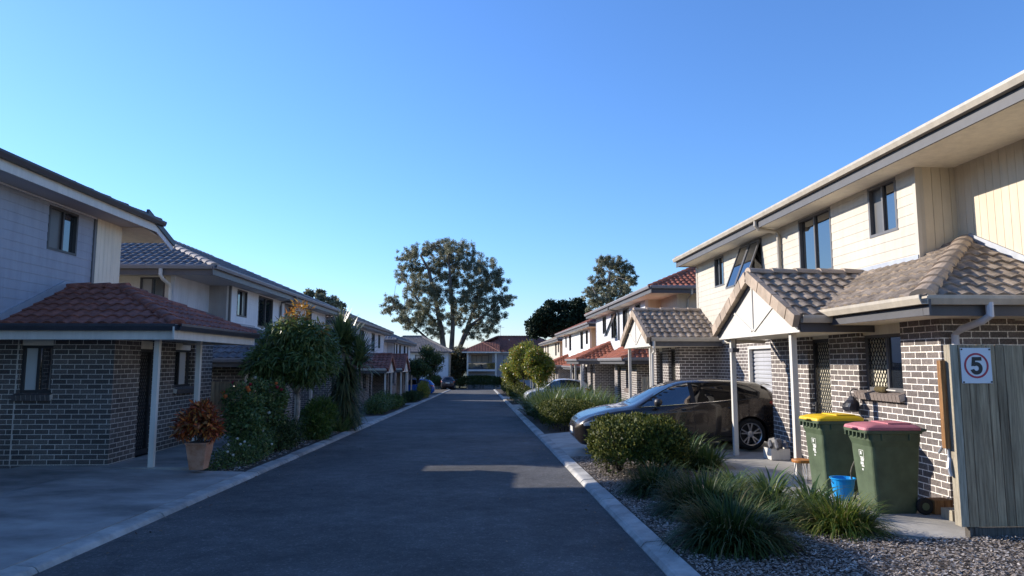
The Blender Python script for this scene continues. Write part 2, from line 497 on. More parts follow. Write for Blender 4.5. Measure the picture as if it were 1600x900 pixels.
# ------------------------------------------------------------------ house pieces
def gpt(ax, c, sgn, a, d, z):
    return (c + sgn * d, a, z) if ax == 'x' else (a, c + sgn * d, z)

def gbox(mb, ax, c, sgn, a0, a1, d0, d1, z0, z1):
    p, q = gpt(ax, c, sgn, a0, d0, z0), gpt(ax, c, sgn, a1, d1, z1)
    mb.box(p[0], q[0], p[1], q[1], z0, z1)

def window(par, ax, c, sgn, a0, a1, z0, z1, frame=None, panes=None, rec=.035, proud=.012, fw=.05):
    a0, a1 = min(a0, a1), max(a0, a1)
    panes = panes or [GLASS, GLASS]
    f = MB()
    for (u0, u1, w0, w1) in ((a0, a1, z0, z0 + fw), (a0, a1, z1 - fw, z1), (a0, a0 + fw, z0 + fw, z1 - fw), (a1 - fw, a1, z0 + fw, z1 - fw)):
        gbox(f, ax, c, sgn, u0, u1, -.11, proud, w0, w1)
    n = len(panes)
    w = (a1 - a0 - 2 * fw) / n
    for i in range(1, n):
        x = a0 + fw + i * w
        gbox(f, ax, c, sgn, x - .022, x + .022, -.10, proud - .008, z0 + fw, z1 - fw)
    fo = f.build('window', frame or FRAME, par)
    for i, g in enumerate(panes):
        p = MB()
        x0, x1 = a0 + fw + i * w + (.022 if i else 0), a0 + fw + (i + 1) * w - (.022 if i < n - 1 else 0)
        dd = -rec - (.02 if i % 2 else 0)
        p.quad(gpt(ax, c, sgn, x0, dd, z0 + fw), gpt(ax, c, sgn, x1, dd, z0 + fw), gpt(ax, c, sgn, x1, dd, z1 - fw), gpt(ax, c, sgn, x0, dd, z1 - fw))
        p.build('pane', g, fo)
    return fo

def brick_sill(par, ax, c, sgn, a0, a1, z, mat):
    m = MB()
    a0, a1 = min(a0, a1), max(a0, a1)
    n = max(2, int(round((a1 - a0) / .0875))); w = (a1 - a0) / n
    for i in range(n):
        u0, u1 = a0 + i * w + .005, a0 + (i + 1) * w - .005
        vs = [gpt(ax, c, sgn, u, d, zz) for u in (u0, u1) for (d, zz) in ((-.02, z - .10), (.075, z - .135), (.095, z - .035), (-.02, z))]
        m.add(vs, [(0, 1, 2, 3), (7, 6, 5, 4), (0, 4, 5, 1), (1, 5, 6, 2), (2, 6, 7, 3), (3, 7, 4, 0)])
    o = m.build('window_sill', mat, par)
    b = MB()
    vs = [gpt(ax, c, sgn, u, d, zz) for u in (a0 + .003, a1 - .003) for (d, zz) in ((-.02, z - .097), (.068, z - .13), (.087, z - .038), (-.02, z - .006))]
    b.add(vs, [(0, 1, 2, 3), (7, 6, 5, 4), (0, 4, 5, 1), (1, 5, 6, 2), (2, 6, 7, 3), (3, 7, 4, 0)])
    b.build('mortar_bed', MORTAR, o)
    return o

def diamond(mb, ax, c, sgn, a0, a1, z0, z1, d, sx=.075, sz=.13, t=.009):
    a0, a1 = min(a0, a1), max(a0, a1)
    W, H = a1 - a0, z1 - z0
    k = sz / sx
    n0 = -int(H / sz) - 2
    n1 = int(W / sx) + int(H / sz) + 2
    for sg in (1, -1):
        for i in range(n0, n1):
            pts = []
            # z = k*(a - i*sx)*sg (+H if sg<0)
            for (aa, zz) in ((0, None), (W, None), (None, 0), (None, H)):
                if aa is not None:
                    z = k * (aa - i * sx); z = z if sg > 0 else H - z
                    if -1e-9 <= z <= H + 1e-9: pts.append((aa, z))
                else:
                    z = zz if sg > 0 else H - zz
                    a = z / k + i * sx
                    if -1e-9 <= a <= W + 1e-9: pts.append((a, zz))
            if len(pts) >= 2:
                p, q = min(pts), max(pts)
                if q[0] - p[0] > .01:
                    mb.beam(gpt(ax, c, sgn, a0 + p[0], d, z0 + p[1]), gpt(ax, c, sgn, a0 + q[0], d, z0 + q[1]), t, t, (1, 0, 0) if ax == 'x' else (0, 1, 0))

def screen_door(par, ax, c, sgn, a0, a1, z0, z1, back, mesh=True):
    a0, a1 = min(a0, a1), max(a0, a1)
    f = MB()
    for (u0, u1, w0, w1) in ((a0, a1, z1 - .06, z1), (a0, a0 + .06, z0, z1 - .06), (a1 - .06, a1, z0, z1 - .06), (a0 + .06, a1 - .06, z0, z0 + .1)):
        gbox(f, ax, c, sgn, u0, u1, -.10, -.03, w0, w1)
    o = f.build('front_door', FRAME, par)
    b = MB(); gbox(b, ax, c, sgn, a0 + .06, a1 - .06, -.12, -.095, z0 + .1, z1 - .06)
    b.build('door_leaf', back, o)
    if mesh:
        s = MB(); diamond(s, ax, c, sgn, a0 + .06, a1 - .06, z0 + .1, z1 - .06, -.05)
        s.build('screen_mesh', SCREEND, o)
    h = MB(); gbox(h, ax, c, sgn, a1 - .055, a1 - .015, -.03, -.005, z0 + .95, z0 + 1.12); 
    h.tube([gpt(ax, c, sgn, a1 - .035, 0, z0 + 1.06), gpt(ax, c, sgn, a1 - .035, .045, z0 + 1.06), gpt(ax, c, sgn, a1 - .14, .045, z0 + 1.06)], .01, 6)
    h.build('door_handle', FRAMEG, o)
    return o

MORTAR = M('mortar', (0.55, 0.50, 0.44), .9, .1, 20)

def post(par, x, y, z0, z1, mat=None, w=.09):
    m = MB(); m.box(x - w / 2, x + w / 2, y - w / 2, y + w / 2, z0, z1)
    return m.build('porch_post', mat or WHITE, par, bevel=.004)

def downpipe(par, pts, mat, r=.042):
    m = MB(); m.tube(pts, r, 10)
    return m.build('downpipe', mat, par, smooth=False)

def gutter_run(mbg, mbf, p0, p1, out, z, fas_h=.17, gw=.115, gh=.11):
    """p0,p1: (x,y) ends of the eave line; out: outward unit (x,y); z: top of gutter"""
    p0 = Vector((*p0, 0)); p1 = Vector((*p1, 0)); o = Vector((*out, 0))
    # quad gutter with a lip and an open top
    d = (p1 - p0).normalized()
    prof = [(0.0, -.012), (0.0, -gh), (gw * .75, -gh), (gw, -gh * .35), (gw, 0), (gw - .014, 0.004), (gw - .014, -.02), (gw * .72, -gh + .012), (.012, -gh + .012), (.012, -.012)]
    n = len(prof); vs = []
    for p in (p0, p1):
        for (a, b) in prof: vs.append(p + o * a + Vector((0, 0, z + b)))
    fs = [(k, (k + 1) % n, n + (k + 1) % n, n + k) for k in range(n)] + [tuple(range(n)), tuple(range(n, 2 * n))]
    mbg.add(vs, fs)
    if mbf is not None:
        a = p0 - o * .03; b = p1 - o * .003
        c = [p0 - o * .033, p1 - o * .033, p1 - o * .003, p0 - o * .003]
        z0, z1 = z - gh - fas_h, z - .005
        mbf.add([q + Vector((0, 0, z0)) for q in c] + [q + Vector((0, 0, z1)) for q in c],
                [(0, 3, 2, 1), (4, 5, 6, 7), (0, 1, 5, 4), (1, 2, 6, 5), (2, 3, 7, 6), (3, 0, 4, 7)])

def gable_porch(par, side, yc, hw, sf, se, ze, tile, cap, gut, fas, panel, posts, floor, beam=True, pitch=.5, bands=True):
    P = lambda s, y, z: (side * s, y, z)
    zr = ze + hw * pitch
    r = MB()
    tiles(r, [P(sf, yc - hw, ze), P(se, yc - hw, ze), P(se, yc, zr), P(sf, yc, zr)])
    tiles(r, [P(sf, yc + hw, ze), P(se, yc + hw, ze), P(se, yc, zr), P(sf, yc, zr)])
    ro = r.build('porch_roof', tile, par)
    c = MB(); ridge(c, P(sf - .02, yc, zr), P(se, yc, zr))
    # verge tiles: flat-faced pieces along the rakes
    for sg in (-1, 1):
        a = Vector(P(sf - .02, yc + sg * (hw + .04), ze - .02)); b = Vector(P(sf - .02, yc, zr))
        n = 7
        for i in range(n):
            q0 = a.lerp(b, i / n); q1 = a.lerp(b, (i + 1) / n - .008)
            lift = .004 * (i % 2)
            c.beam(q0 + Vector((-side * (.0 + lift), 0, -.055 + lift)), q1 + Vector((-side * (.0 + lift), 0, -.055 + lift)), .10, .20)
    c.build('ridge_cap', cap, ro)
    g = MB()
    zb = ze - .24
    f = MB()
    x0 = sf + .05
    f.add([P(x0, yc - hw + .02, zb), P(x0, yc + hw - .02, zb), P(x0, yc + hw - .02, ze - .02), P(x0, yc, zr - .06), P(x0, yc - hw + .02, ze - .02)], [(0, 1, 2, 3, 4)])
    f.add([P(x0 + .05, yc - hw + .02, zb), P(x0 + .05, yc + hw - .02, zb), P(x0 + .05, yc, zr - .06)], [(0, 1, 2)])
    f.quad(P(x0, yc - hw + .02, zb), P(x0, yc + hw - .02, zb), P(x0 + .05, yc + hw - .02, zb), P(x0 + .05, yc - hw + .02, zb))
    f.build('gable_panel', panel, par)
    if bands:
        b = MB()
        for sg in (-1, 1):
            b.beam(P(x0 - .015, yc + sg * (hw + .0), ze - .17), P(x0 - .015, yc + sg * .02, zr - .20), .025, .085)
        b.build('barge_board', fas, par)
        for (qa, qb) in (((yc, zb + .10), (yc, zr - .22)), ((yc - .05, zb + .10), (yc - hw * .50, zr - hw * pitch * .5 - .20)), ((yc + .05, zb + .10), (yc + hw * .50, zr - hw * pitch * .5 - .20))):
            b = MB(); b.beam(P(x0 - .008, *qa), P(x0 - .008, *qb), .02, .05, (0, 1, 0) if qa[0] == qb[0] else (0, 0, 1))
            b.build('gable_batten', panel, par)
    # ceiling and side gutters
    s = MB(); s.box(side * (x0 + .05), side * se, yc - hw + .03, yc + hw - .03, zb, zb + .02)
    s.build('porch_ceiling', SOFFIT, par)
    for sg in (-1, 1):
        mg, mf = MB(), MB()
        gutter_run(mg, mf, (side * (sf + .06), yc + sg * hw), (side * se, yc + sg * hw), (0, sg), ze + .01, fas_h=.14)
        mg.build('gutter', gut, ro); mf.build('fascia', fas, ro)
    for (s_, y_) in posts:
        post(par, side * s_, y_, floor, zb + .01)
    return ro

def hip_porch(par, side, yc, hw, sf, se, ze, tile, cap, gut, fas, posts, floor, pitch=.43, flash=True):
    P = lambda s, y, z: (side * s, y, z)
    zr = ze + hw * pitch
    r = MB()
    tiles(r, [P(sf, yc - hw, ze), P(se, yc - hw, ze), P(se, yc, zr), P(sf + hw, yc, zr)])
    tiles(r, [P(sf, yc + hw, ze), P(se, yc + hw, ze), P(se, yc, zr), P(sf + hw, yc, zr)])
    tiles(r, [P(sf, yc - hw, ze), P(sf, yc + hw, ze), P(sf + hw, yc, zr)])
    ro = r.build('porch_roof', tile, par)
    c = MB(); ridge(c, P(sf + hw - .1, yc, zr), P(se, yc, zr))
    ridge(c, P(sf, yc - hw, ze), P(sf + hw, yc, zr)); ridge(c, P(sf, yc + hw, ze), P(sf + hw, yc, zr))
    c.build('ridge_cap', cap, ro)
    if flash:
        m = MB()
        for sg in (-1, 1):
            m.beam(P(se - .02, yc + sg * (hw - .05), ze + .10), P(se - .02, yc + sg * .15, zr + .04), .035, .13)
        m.build('flashing', FLASH, ro)
    mg, mf = MB(), MB()
    gutter_run(mg, mf, (side * sf, yc - hw), (side * se, yc - hw), (0, -1), ze + .01, fas_h=.15)
    gutter_run(mg, mf, (side * sf, yc + hw), (side * se, yc + hw), (0, 1), ze + .01, fas_h=.15)
    gutter_run(mg, mf, (side * sf, yc - hw - .112), (side * sf, yc + hw + .112), (-side, 0), ze + .012, fas_h=.15)
    mg.build('gutter', gut, ro); mf.build('fascia', fas, ro)
    s = MB(); s.box(side * (sf + .04), side * se, yc - hw + .04, yc + hw - .04, ze - .20, ze - .18)
    s.build('porch_ceiling', SOFFITG, par)
    for (s_, y_) in posts:
        post(par, side * s_, y_, floor, ze - .19)
    return ro

def main_roof(par, side, y0, y1, s0, s1, z, tile, cap, pitch=.43, hf=None):
    P = lambda s, y, zz: (side * s, y, zz)
    h = (s1 - s0) / 2; zr = z + h * pitch; sm = (s0 + s1) / 2
    hf = h if hf is None else hf
    r = MB()
    tiles(r, [P(s0, y0, z), P(s1, y0, z), P(sm, y0 + h, zr)])
    tiles(r, [P(s0, y1, z), P(s1, y1, z), P(sm, y1 - hf, zr)])
    tiles(r, [P(s0, y0, z), P(s0, y1, z), P(sm, y1 - hf, zr), P(sm, y0 + h, zr)])
    r.quad(P(s1, y0, z), P(s1, y1, z), P(sm, y1 - hf, zr), P(sm, y0 + h, zr))
    ro = r.build('roof', tile, par)
    c = MB(); ridge(c, P(sm, y0 + h, zr), P(sm, y1 - hf, zr))
    for (a, b) in (((s0, y0), y0 + h), ((s1, y0), y0 + h), ((s0, y1), y1 - hf), ((s1, y1), y1 - hf)):
        ridge(c, P(a[0], a[1], z), P(sm, b, zr))
    c.build('ridge_cap', cap, ro)
    return ro

def lintel(par, ax, c, sgn, a0, a1, z0, z1):
    mb = MB(); gbox(mb, ax, c, sgn, a0, a1, -.08, -.035, z0, z1); mb.build('lintel_panel', SOFFIT, par)

def house(name, label, side, Yn, Yf, fl, zg, su=6.95, sr=7.6, sl=5.95, sg=6.4, sb=15.0, rn=2.3, rf=0.0, ze=None,
          brick=None, up=CREAM, rec=BEIGE, ret=BEIGE, end=BEIGE, gut=GUTTERC, fas=FASCIAD, sof=SOFFIT, tile=TILEB, cap=CAPB, ptile=None, pcap=None,
          segs=(), bays=(), upwin=(), endwin=(), lowend=(), skirt=None, frame=FRAME, upstyle='lap', yfar_skirt=None, roof_y0=None, roof_y1=None, low_y0=None, hf=None, ggap=None):
    brick = brick or BRICK
    sn = -side
    X = lambda s: side * s
    par = thing(name, label, 'townhouse', (X(sl), Yn, fl))
    zt = fl + 2.40
    ze = ze if ze is not None else fl + 2.5
    # lower storey
    m = MB()
    for si, (ya, yb, ops) in enumerate(segs):
        wall(m, 'x', X(sl), sn, ya, yb, fl - .25, zt, [(o[0], o[1], o[2], o[3]) for o in ops], th=.36)
        near = abs(ya - (low_y0 if low_y0 is not None else Yn)) < .01
        wall(m, 'y', ya, -1, X(sl + .36), X(sb if near else su + .4), fl - .25, zt, list(lowend) if near else (), th=.18)
        wall(m, 'y', yb, 1, X(sl + .36), X(sb if abs(yb - Yf) < .01 else su + .4), fl - .25, zt, (), th=.18)
    for (ya, yb, sbay, door) in bays:
        ops = [(door[0], door[1], fl - .3, door[2])] if door else []
        wall(m, 'x', X(sbay), sn, ya, yb, fl - .25, zt, ops, th=.2)
    wall(m, 'x', X(sb + .005), side, Yn, Yf, fl - .25, zt, (), th=.2)
    m.build('brick_wall', brick, par)
    for (ya, yb, sbay, door) in bays:
        if door:
            d = MB(); n = 22; h = (door[2] - fl + .05) / n
            for i in range(n):
                z0 = fl - .05 + i * h
                pr = [(-.10, z0), (-.075, z0 + h * .25), (-.075, z0 + h * .7), (-.10, z0 + h)]
                for k in range(3):
                    d.quad(*[gpt('x', X(sbay), sn, a, dd, zz) for (a, dd, zz) in ((door[0], *pr[k]), (door[1], *pr[k]), (door[1], *pr[k + 1]), (door[0], *pr[k + 1]))])
            do = d.build('garage_door', ROLLER, par)
            f = MB()
            gbox(f, 'x', X(sbay), sn, door[0] - .003, door[0] + .09, -.06, .03, fl - .05, door[2])
            gbox(f, 'x', X(sbay), sn, door[1] - .09, door[1] + .003, -.06, .03, fl - .05, door[2])
            gbox(f, 'x', X(sbay), sn, door[0] + .09, door[1] - .09, -.06, .03, door[2] - .08, door[2])
            f.build('door_frame', WHITE, do)
    for (ya, yb, ops) in segs:
        for o in ops:
            a0, a1, z0, z1, kind = o[:5]
            if kind == 'door':
                screen_door(par, 'x', X(sl + .07), sn, a0, a1, fl, z1 - .16, BLIND if len(o) < 6 else o[5], mesh=(len(o) < 7))
                lintel(par, 'x', X(sl + .07), sn, a0, a1, z1 - .16, z1 + .0)
            elif kind == 'gap':
                pass
            else:
                pn = o[5] if len(o) > 5 else [GLASS, GLASS]
                window(par, 'x', X(sl + .06), sn, a0, a1, z0, z1 - .15, frame, pn, rec=.10, proud=-.06)
                lintel(par, 'x', X(sl + .06), sn, a0, a1, z1 - .15, z1)
                brick_sill(par, 'x', X(sl), sn, a0 - .03, a1 + .03, z0, BRICKS if brick is BRICKR else BRICKSD)
    for o in lowend:
        window(par, 'y', segs[0][0] if low_y0 is None else low_y0, -1, o[0], o[1], o[2], o[3] - .12, frame, [GLASSC, GLASS] if len(o) < 5 else o[4], rec=.10, proud=-.06)
        lintel(par, 'y', low_y0 or Yn, -1, o[0], o[1], o[3] - .12, o[3])
        brick_sill(par, 'y', low_y0 or Yn, -1, o[0] - .05, o[1] + .05, o[2], BRICKS if brick is BRICKR else BRICKSD)
    # upper storey
    zs = zg - .26
    u = MB()
    y0 = Yn + rn; y1 = Yf - rf
    wall(u, 'x', X(su), sn, y0, y1, zt, zs, [(w[0], w[1], w[2], w[3]) for w in upwin], upstyle)
    u.build('upper_wall', up, par)
    if rn > 0:
        u = MB(); wall(u, 'y', y0 - .002, -1, X(su + .12), X(sr - .001), zt, zs + .2, (), 'groove')
        u.build('return_wall', ret, par)
        u = MB(); wall(u, 'x', X(sr), sn, Yn, y0 - .002, zt, zs + .2, (), 'groove')
        u.build('recessed_wall', rec, par)
    s_near = sr if rn > 0 else su
    u = MB(); wall(u, 'y', Yn - .002, -1, X(s_near + .125), X(sb), zt, zs, [(w[0], w[1], w[2], w[3]) for w in endwin], 'lap')
    wall(u, 'y', y1, 1, X(su + .125), X(sb - .13), zt, zs, (), 'flat')
    wall(u, 'x', X(sb), side, Yn + .13, y1, zt, zs, (), 'flat')
    u.build('end_wall', end, par)
    for (ca, cb_) in ((y0 - .018, y0 + .06), (y1 - .06, y1 + .018)):
        cb = MB(); gbox(cb, 'x', X(su), sn, ca, cb_, -.05, .018, zt, zs)
        cb.build('corner_board', up if side > 0 else FRAMEG, par)
    fl_ = MB(); fl_.box(X(su + .02), X(sb - .02), min(Yn, y0) + .02, y1 - .02, zt - .03, zt - .004)
    fl_.build('upper_floor', sof, par)
    for w in upwin:
        window(par, 'x', X(su), sn, w[0], w[1], w[2], w[3], frame, w[4] if len(w) > 4 else None)
    for w in endwin:
        window(par, 'y', Yn, -1, w[0], w[1], w[2], w[3], frame, w[4] if len(w) > 4 else None)
    ry0 = roof_y0 if roof_y0 is not None else Yn - .6
    ry1 = roof_y1 if roof_y1 is not None else Yf + .6
    ro = main_roof(par, side, ry0, ry1, sg, sb + .55, zg - .03, tile, cap, hf=hf)
    mg, mf = MB(), MB()
    if ggap:
        gutter_run(mg, mf, (X(sg), ry0 - .11), (X(sg), ggap[0]), (sn, 0), zg)
        m2 = MB(); gutter_run(m2, mf, (X(sg), ggap[1]), (X(sg), ry1 + .11), (sn, 0), zg); m2.build('gutter', gut, ro)
        m2 = MB(); gutter_run(m2, None, (X(sg - .0), ggap[0] + .01), (X(sg - .0), ggap[1] - .01), (sn, 0), zg - .03, gw=.06); m2.build('gutter', FASCIAD, ro)
    else:
        gutter_run(mg, mf, (X(sg), ry0 - .11), (X(sg), ry1 + .11), (sn, 0), zg)
    gutter_run(mg, mf, (X(sg), ry0), (X(sb + .55), ry0), (0, -1), zg - .002)
    gutter_run(mg, mf, (X(sg), ry1), (X(sb + .55), ry1), (0, 1), zg - .002)
    mg.build('gutter', gut, ro); mf.build('fascia', fas, ro)
    s = MB()
    s.box(X(sg + .035), X(su + .02), ry0 + .035, ry1 - .035, zs - .0, zs + .012)
    s.box(X(su + .022), X(sb + .5), ry0 + .035, Yn + rn, zs + .002, zs + .014)
    s.box(X(su + .022), X(sb + .5), y1 - .02, ry1 - .035, zs + .002, zs + .014)
    s.build('soffit', sof, par)
    if skirt:
        ysk = skirt
        ptile = ptile or tile; pcap = pcap or cap
        P = lambda s_, y_, z_: (side * s_, y_, z_)
        se = sl - .62; k0 = (low_y0 or Yn) - .62; d = sr - se; pt = .5
        r = MB()
        tiles(r, [P(se, k0, ze), P(se, ysk, ze), P(sr, ysk, ze + pt * d), P(sr, k0 + d, ze + pt * d)])
        tiles(r, [P(se, k0, ze), P(sr, k0, ze), P(sr, k0 + d, ze + pt * d)])
        tiles(r, [P(sr, k0, ze), P(sb, k0, ze), P(sb, (low_y0 or Yn) + .03, ze + pt * .65), P(sr, (low_y0 or Yn) + .03, ze + pt * .65)])
        rr = r.build('lower_roof', ptile, par)
        c = MB(); ridge(c, P(se, k0, ze), P(sr, k0 + d, ze + pt * d)); c.build('ridge_cap', pcap, rr)
        fm = MB()
        fm.beam(P(sr - .02, k0 + .8, ze + .5 * .8 + .07), P(sr - .02, k0 + d - .1, ze + pt * d + .02), .03, .12)
        fm.beam(P(su - .02, y0 - .0, ze + pt * (su - se) + .05), P(su - .02, ysk, ze + pt * (su - se) + .05), .03, .10)
        fm.build('flashing', FLASH, rr)
        mg, mf = MB(), MB()
        gutter_run(mg, mf, (X(se), k0 - .112), (X(se), ysk), (sn, 0), ze + .012, fas_h=.13)
        gutter_run(mg, mf, (X(se), k0), (X(sb), k0), (0, -1), ze + .01, fas_h=.13)
        mg.build('gutter', gut, rr); mf.build('fascia', fas, rr)
        so = MB(); so.box(X(se + .035), X(sl + .3), k0 + .035, ysk, ze - .225, ze - .212)
        so.box(X(sl + .302), X(sb), k0 + .035, (low_y0 or Yn) + .05, ze - .226, ze - .213)
        so.build('soffit', sof, rr)
    return par

BRICKS = M('sill_brick', (0.20, 0.16, 0.14), .8, .2, 30, .3, 90)
BRICKSD = M('sill_brick_dark', (0.10, 0.085, 0.08), .8, .2, 30, .3, 90)

# ------------------------------------------------------------------ ground, road, kerbs, slabs
def strip(name, x0, x1, y0, y1, h, mat, ny=60, nx=1, kind='structure'):
    m = MB()
    for i in range(ny):
        a, b = y0 + (y1 - y0) * i / ny, y0 + (y1 - y0) * (i + 1) / ny
        m.quad((x0, a, gz(a, h)), (x1, a, gz(a, h)), (x1, b, gz(b, h)), (x0, b, gz(b, h)))
    o = m.build(name, mat); o['kind'] = kind
    return o
g = MB()
ys = [-60, 0, 20, 40, 60, 80, 100, 160, 260, 500, 900]
for a, b in zip(ys, ys[1:]):
    g.quad((-600, a, gz(a, -.06)), (600, a, gz(a, -.06)), (600, b, gz(b, -.06)), (-600, b, gz(b, -.06)))
o = g.build('ground', EARTH); o['kind'] = 'structure'
strip('road', -3.86, 1.6, -14, 90, 0, ASPHALT, 80)
o = strip('cross_road', -60, 60, 90, 97, .0, ASPHALT, 4)

def kerb(name, x, sgn, y0, y1, seed):
    rnd = random.Random(seed)
    prof = [(0, -.05), (0, .010), (.03, .048), (.055, .058), (.215, .072), (.215, -.05)]
    m = MB(); y = y0
    while y < y1:
        L = rnd.choice([.9, 1.2, 1.5, 2.4]); b = min(y1, y + L)
        dz = rnd.uniform(-.006, .006)
        vs = []
        nn = max(2, int((b - y) / .4))
        for i in range(nn + 1):
            yy = y + .010 + (b - y - .020) * i / nn
            for (d, h) in prof:
                vs.append((x + sgn * (d + rnd.uniform(-.0015, .0015)), yy, gz(yy, h + dz + rnd.uniform(-.0012, .0012))))
        n = len(prof); fs = []
        for i in range(nn):
            for k in range(n - 1):
                fs.append((i * n + k, i * n + k + 1, (i + 1) * n + k + 1, (i + 1) * n + k))
        fs += [tuple(range(n)), tuple(range(nn * n, nn * n + n))]
        m.add(vs, fs); y = b
    m2 = MB()
    o = m.build(name, KERBM); o['kind'] = 'structure'
kerb('kerb_right', 1.6, 1, -8, 89, 1)
kerb('kerb_left', -3.86, -1, -8, 89, 2)

def slab(name, pts, mat, th=.10):
    m = MB(); n = len(pts)
    m.add([(p[0], p[1], p[2]) for p in pts] + [(p[0], p[1], p[2] - th) for p in pts],
          [tuple(range(n)), tuple(range(2 * n - 1, n - 1, -1))] + [(k, n + k, n + (k + 1) % n, (k + 1) % n) for k in range(n)])
    o = m.build(name, mat); o['kind'] = 'structure'
    return o
KZ = .073
def drive(side, y0, y1, fl, s0, s1, s2, mat=CONC):
    """from the kerb (s0) level with it up to the house pad (s1) and on to s2"""
    m = slab('driveway', [(side * s0, y0, gz(y0, KZ)), (side * s1, y0, fl), (side * s1, y1, fl), (side * s0, y1, gz(y1, KZ))], mat)
    m = slab('driveway', [(side * (s1 + .008), y0, fl), (side * s2, y0, fl), (side * s2, y1, fl), (side * (s1 + .008), y1, fl)], mat)
# right house 1
drive(1, 14.25, 19.8, -.10, 1.82, 4.6, 7.2)
slab('porch_slab', [(4.25, 7.55, -.13), (4.95, 7.02, -.13), (9, 7.02, -.13), (9, 14.242, -.13), (4.15, 14.242, -.13), (4.0, 11, -.13)], CONC, .18)
slab('porch_slab', [(4.3, 19.808, -.13), (7, 19.808, -.13), (7, 24.5, -.13), (4.3, 24.5, -.13)], CONC, .3)
# left house 1
drive(-1, -8, 12.3, -.10, 4.08, 6.6, 11, CONCL)
slab('porch_slab', [(-4.95, 12.308, -.10), (-8, 12.308, -.10), (-8, 18.2, -.10), (-5.15, 18.2, -.10)], CONCL, .2)
# further driveways
drive(-1, 24.9, 29.5, -.62, 4.08, 6.2, 8.6, CONCL)
drive(-1, 41.2, 44.4, -1.0, 4.08, 6.2, 8.6, CONCL)
drive(-1, 57, 63, -1.24, 4.08, 6.5, 8.6, CONCL)
drive(1, 35.2, 40.5, -.68, 1.82, 4.6, 7.0, CONC)
drive(1, 52, 57, -1.1, 1.82, 4.8, 7.4, CONC)
slab('porch_slab', [(4.4, 25, -.66), (6.5, 25, -.66), (6.5, 35.19, -.66), (4.4, 35.19, -.66)], CONC, .4)
slab('porch_slab', [(-5.3, 18.3, -.66), (-8, 18.3, -.66), (-8, 24.89, -.66), (-5.3, 24.89, -.66)], CONCL, .4)
slab('porch_slab', [(-5.0, 34, -1.04), (-8, 34, -1.04), (-8, 41.1, -1.04), (-5.0, 41.1, -1.04)], CONCL, .4)
slab('porch_slab', [(-5.0, 44.5, -1.04), (-8, 44.5, -1.04), (-8, 52, -1.04), (-5.0, 52, -1.04)], CONCL, .4)
# garden bed soil
def bed(x0, x1, y0, y1, h=.062):
    strip('garden_bed', x0, x1, y0, y1, h, SOIL, max(2, int((y1 - y0) / 2)))
bed(1.819, 5.2, -6, 7.0); bed(1.819, 4.3, 7.0, 14.24)
bed(5.2, 14, -6, 7.0, .061)
bed(1.819, 4.6, 19.81, 35.19); bed(1.819, 4.8, 40.51, 51.9); bed(1.819, 5.5, 57.1, 89)
bed(-5.1, -4.079, 12.31, 24.89); bed(-5.2, -4.079, 29.51, 41.19); bed(-5.2, -4.079, 44.41, 56.9); bed(-6, -4.079, 63.1, 89)

# ------------------------------------------------------------------ the right row
GC = [GLASS, GLASS]
h1 = house('townhouse', 'near cream weatherboard townhouse with brown tiled gable porches, behind the green bins', 1, 6.5, 21.65, -.13, 5.08,
    su=6.95, sr=7.6, sl=5.95, sg=6.4, rn=3.95, ze=2.49, low_y0=8.65,  brick=BRICKR, tile=TILEB, cap=CAPB, frame=FRAMEG,
    segs=[(8.65, 13.9, [(9.5, 10.62, 1.27, 2.27, 'win', [GLASS, BLIND]), (11.52, 12.30, -.13, 2.27, 'door'),]),
          (20.45, 24.1, [(20.9, 21.7, -.13, 2.27, 'door'), (22.4, 23.2, .9, 2.2, 'win')])],
    bays=[(13.9, 20.45, 7.05, (15.2, 17.85, 2.12))],
    upwin=[(10.96, 11.80, 3.90, 4.80, [GLASS, GLASSG]), (13.13, 14.52, 3.52, 4.79, [GLASS, GLASS]), (16.50, 17.9, 3.52, 4.79, [GLASS, GLASS]), (19.2, 20.0, 3.9, 4.78, [GLASS, GLASS])],
    skirt=13.6, roof_y0=5.8, roof_y1=22.0)
# security mesh over the kitchen window
s = MB(); diamond(s, 'x', 6.01, -1, 10.06, 10.57, 1.32, 2.07, -.085); s.build('screen_mesh', SCREEND, h1)
gable_porch(h1, 1, 12.08, 1.80, 4.82, 7.0, 2.40, TILEB, CAPB, GUTTERC, FASCIAD, WHITE, [(4.98, 10.78), (5.05, 13.62)], -.13)
gable_porch(h1, 1, 21.45, 1.85, 4.82, 7.0, 2.40, TILEB, CAPB, GUTTERC, FASCIAD, WHITE, [(5.0, 20.1), (5.0, 23.0)], -.13)
# the open awning sash
for (ya, yb) in ((16.55, 17.17), (17.23, 17.85)):
    z1, z0, outd = 4.74, 3.66, .42
    f = MB(); x1, x0 = 6.92, 6.92 - outd
    for (p, q) in (((x1, ya, z1), (x0, ya, z0)), ((x1, yb, z1), (x0, yb, z0)), ((x1, ya, z1), (x1, yb, z1)), ((x0, ya, z0), (x0, yb, z0))):
        f.beam(p, q, .045, .035, (0, 0, 1) if p[0] != q[0] else (1, 0, 0))
    fo = f.build('open_sash', FRAMEG, h1)
    p = MB(); p.quad((x1, ya, z1), (x1, yb, z1), (x0, yb, z0), (x0, ya, z0)); p.build('pane', GLASS, fo)
downpipe(h1, [(6.36, 15.42, 4.99), (6.36, 15.42, 4.86), (6.42, 15.42, 4.78), (6.84, 15.42, 4.72), (6.89, 15.42, 4.64), (6.89, 15.42, 3.35)], GUTTERC, .045)
downpipe(h1, [(6.12, 7.97, 2.42), (6.12, 7.97, 2.26), (6.10, 8.08, 2.20), (6.08, 8.42, 2.12), (6.08, 8.55, 2.05), (6.08, 8.58, -.1)], GREYW, .045)
downpipe(h1, [(6.98, 21.75, 4.75), (6.98, 21.75, -.1)], GUTTERC, .042)
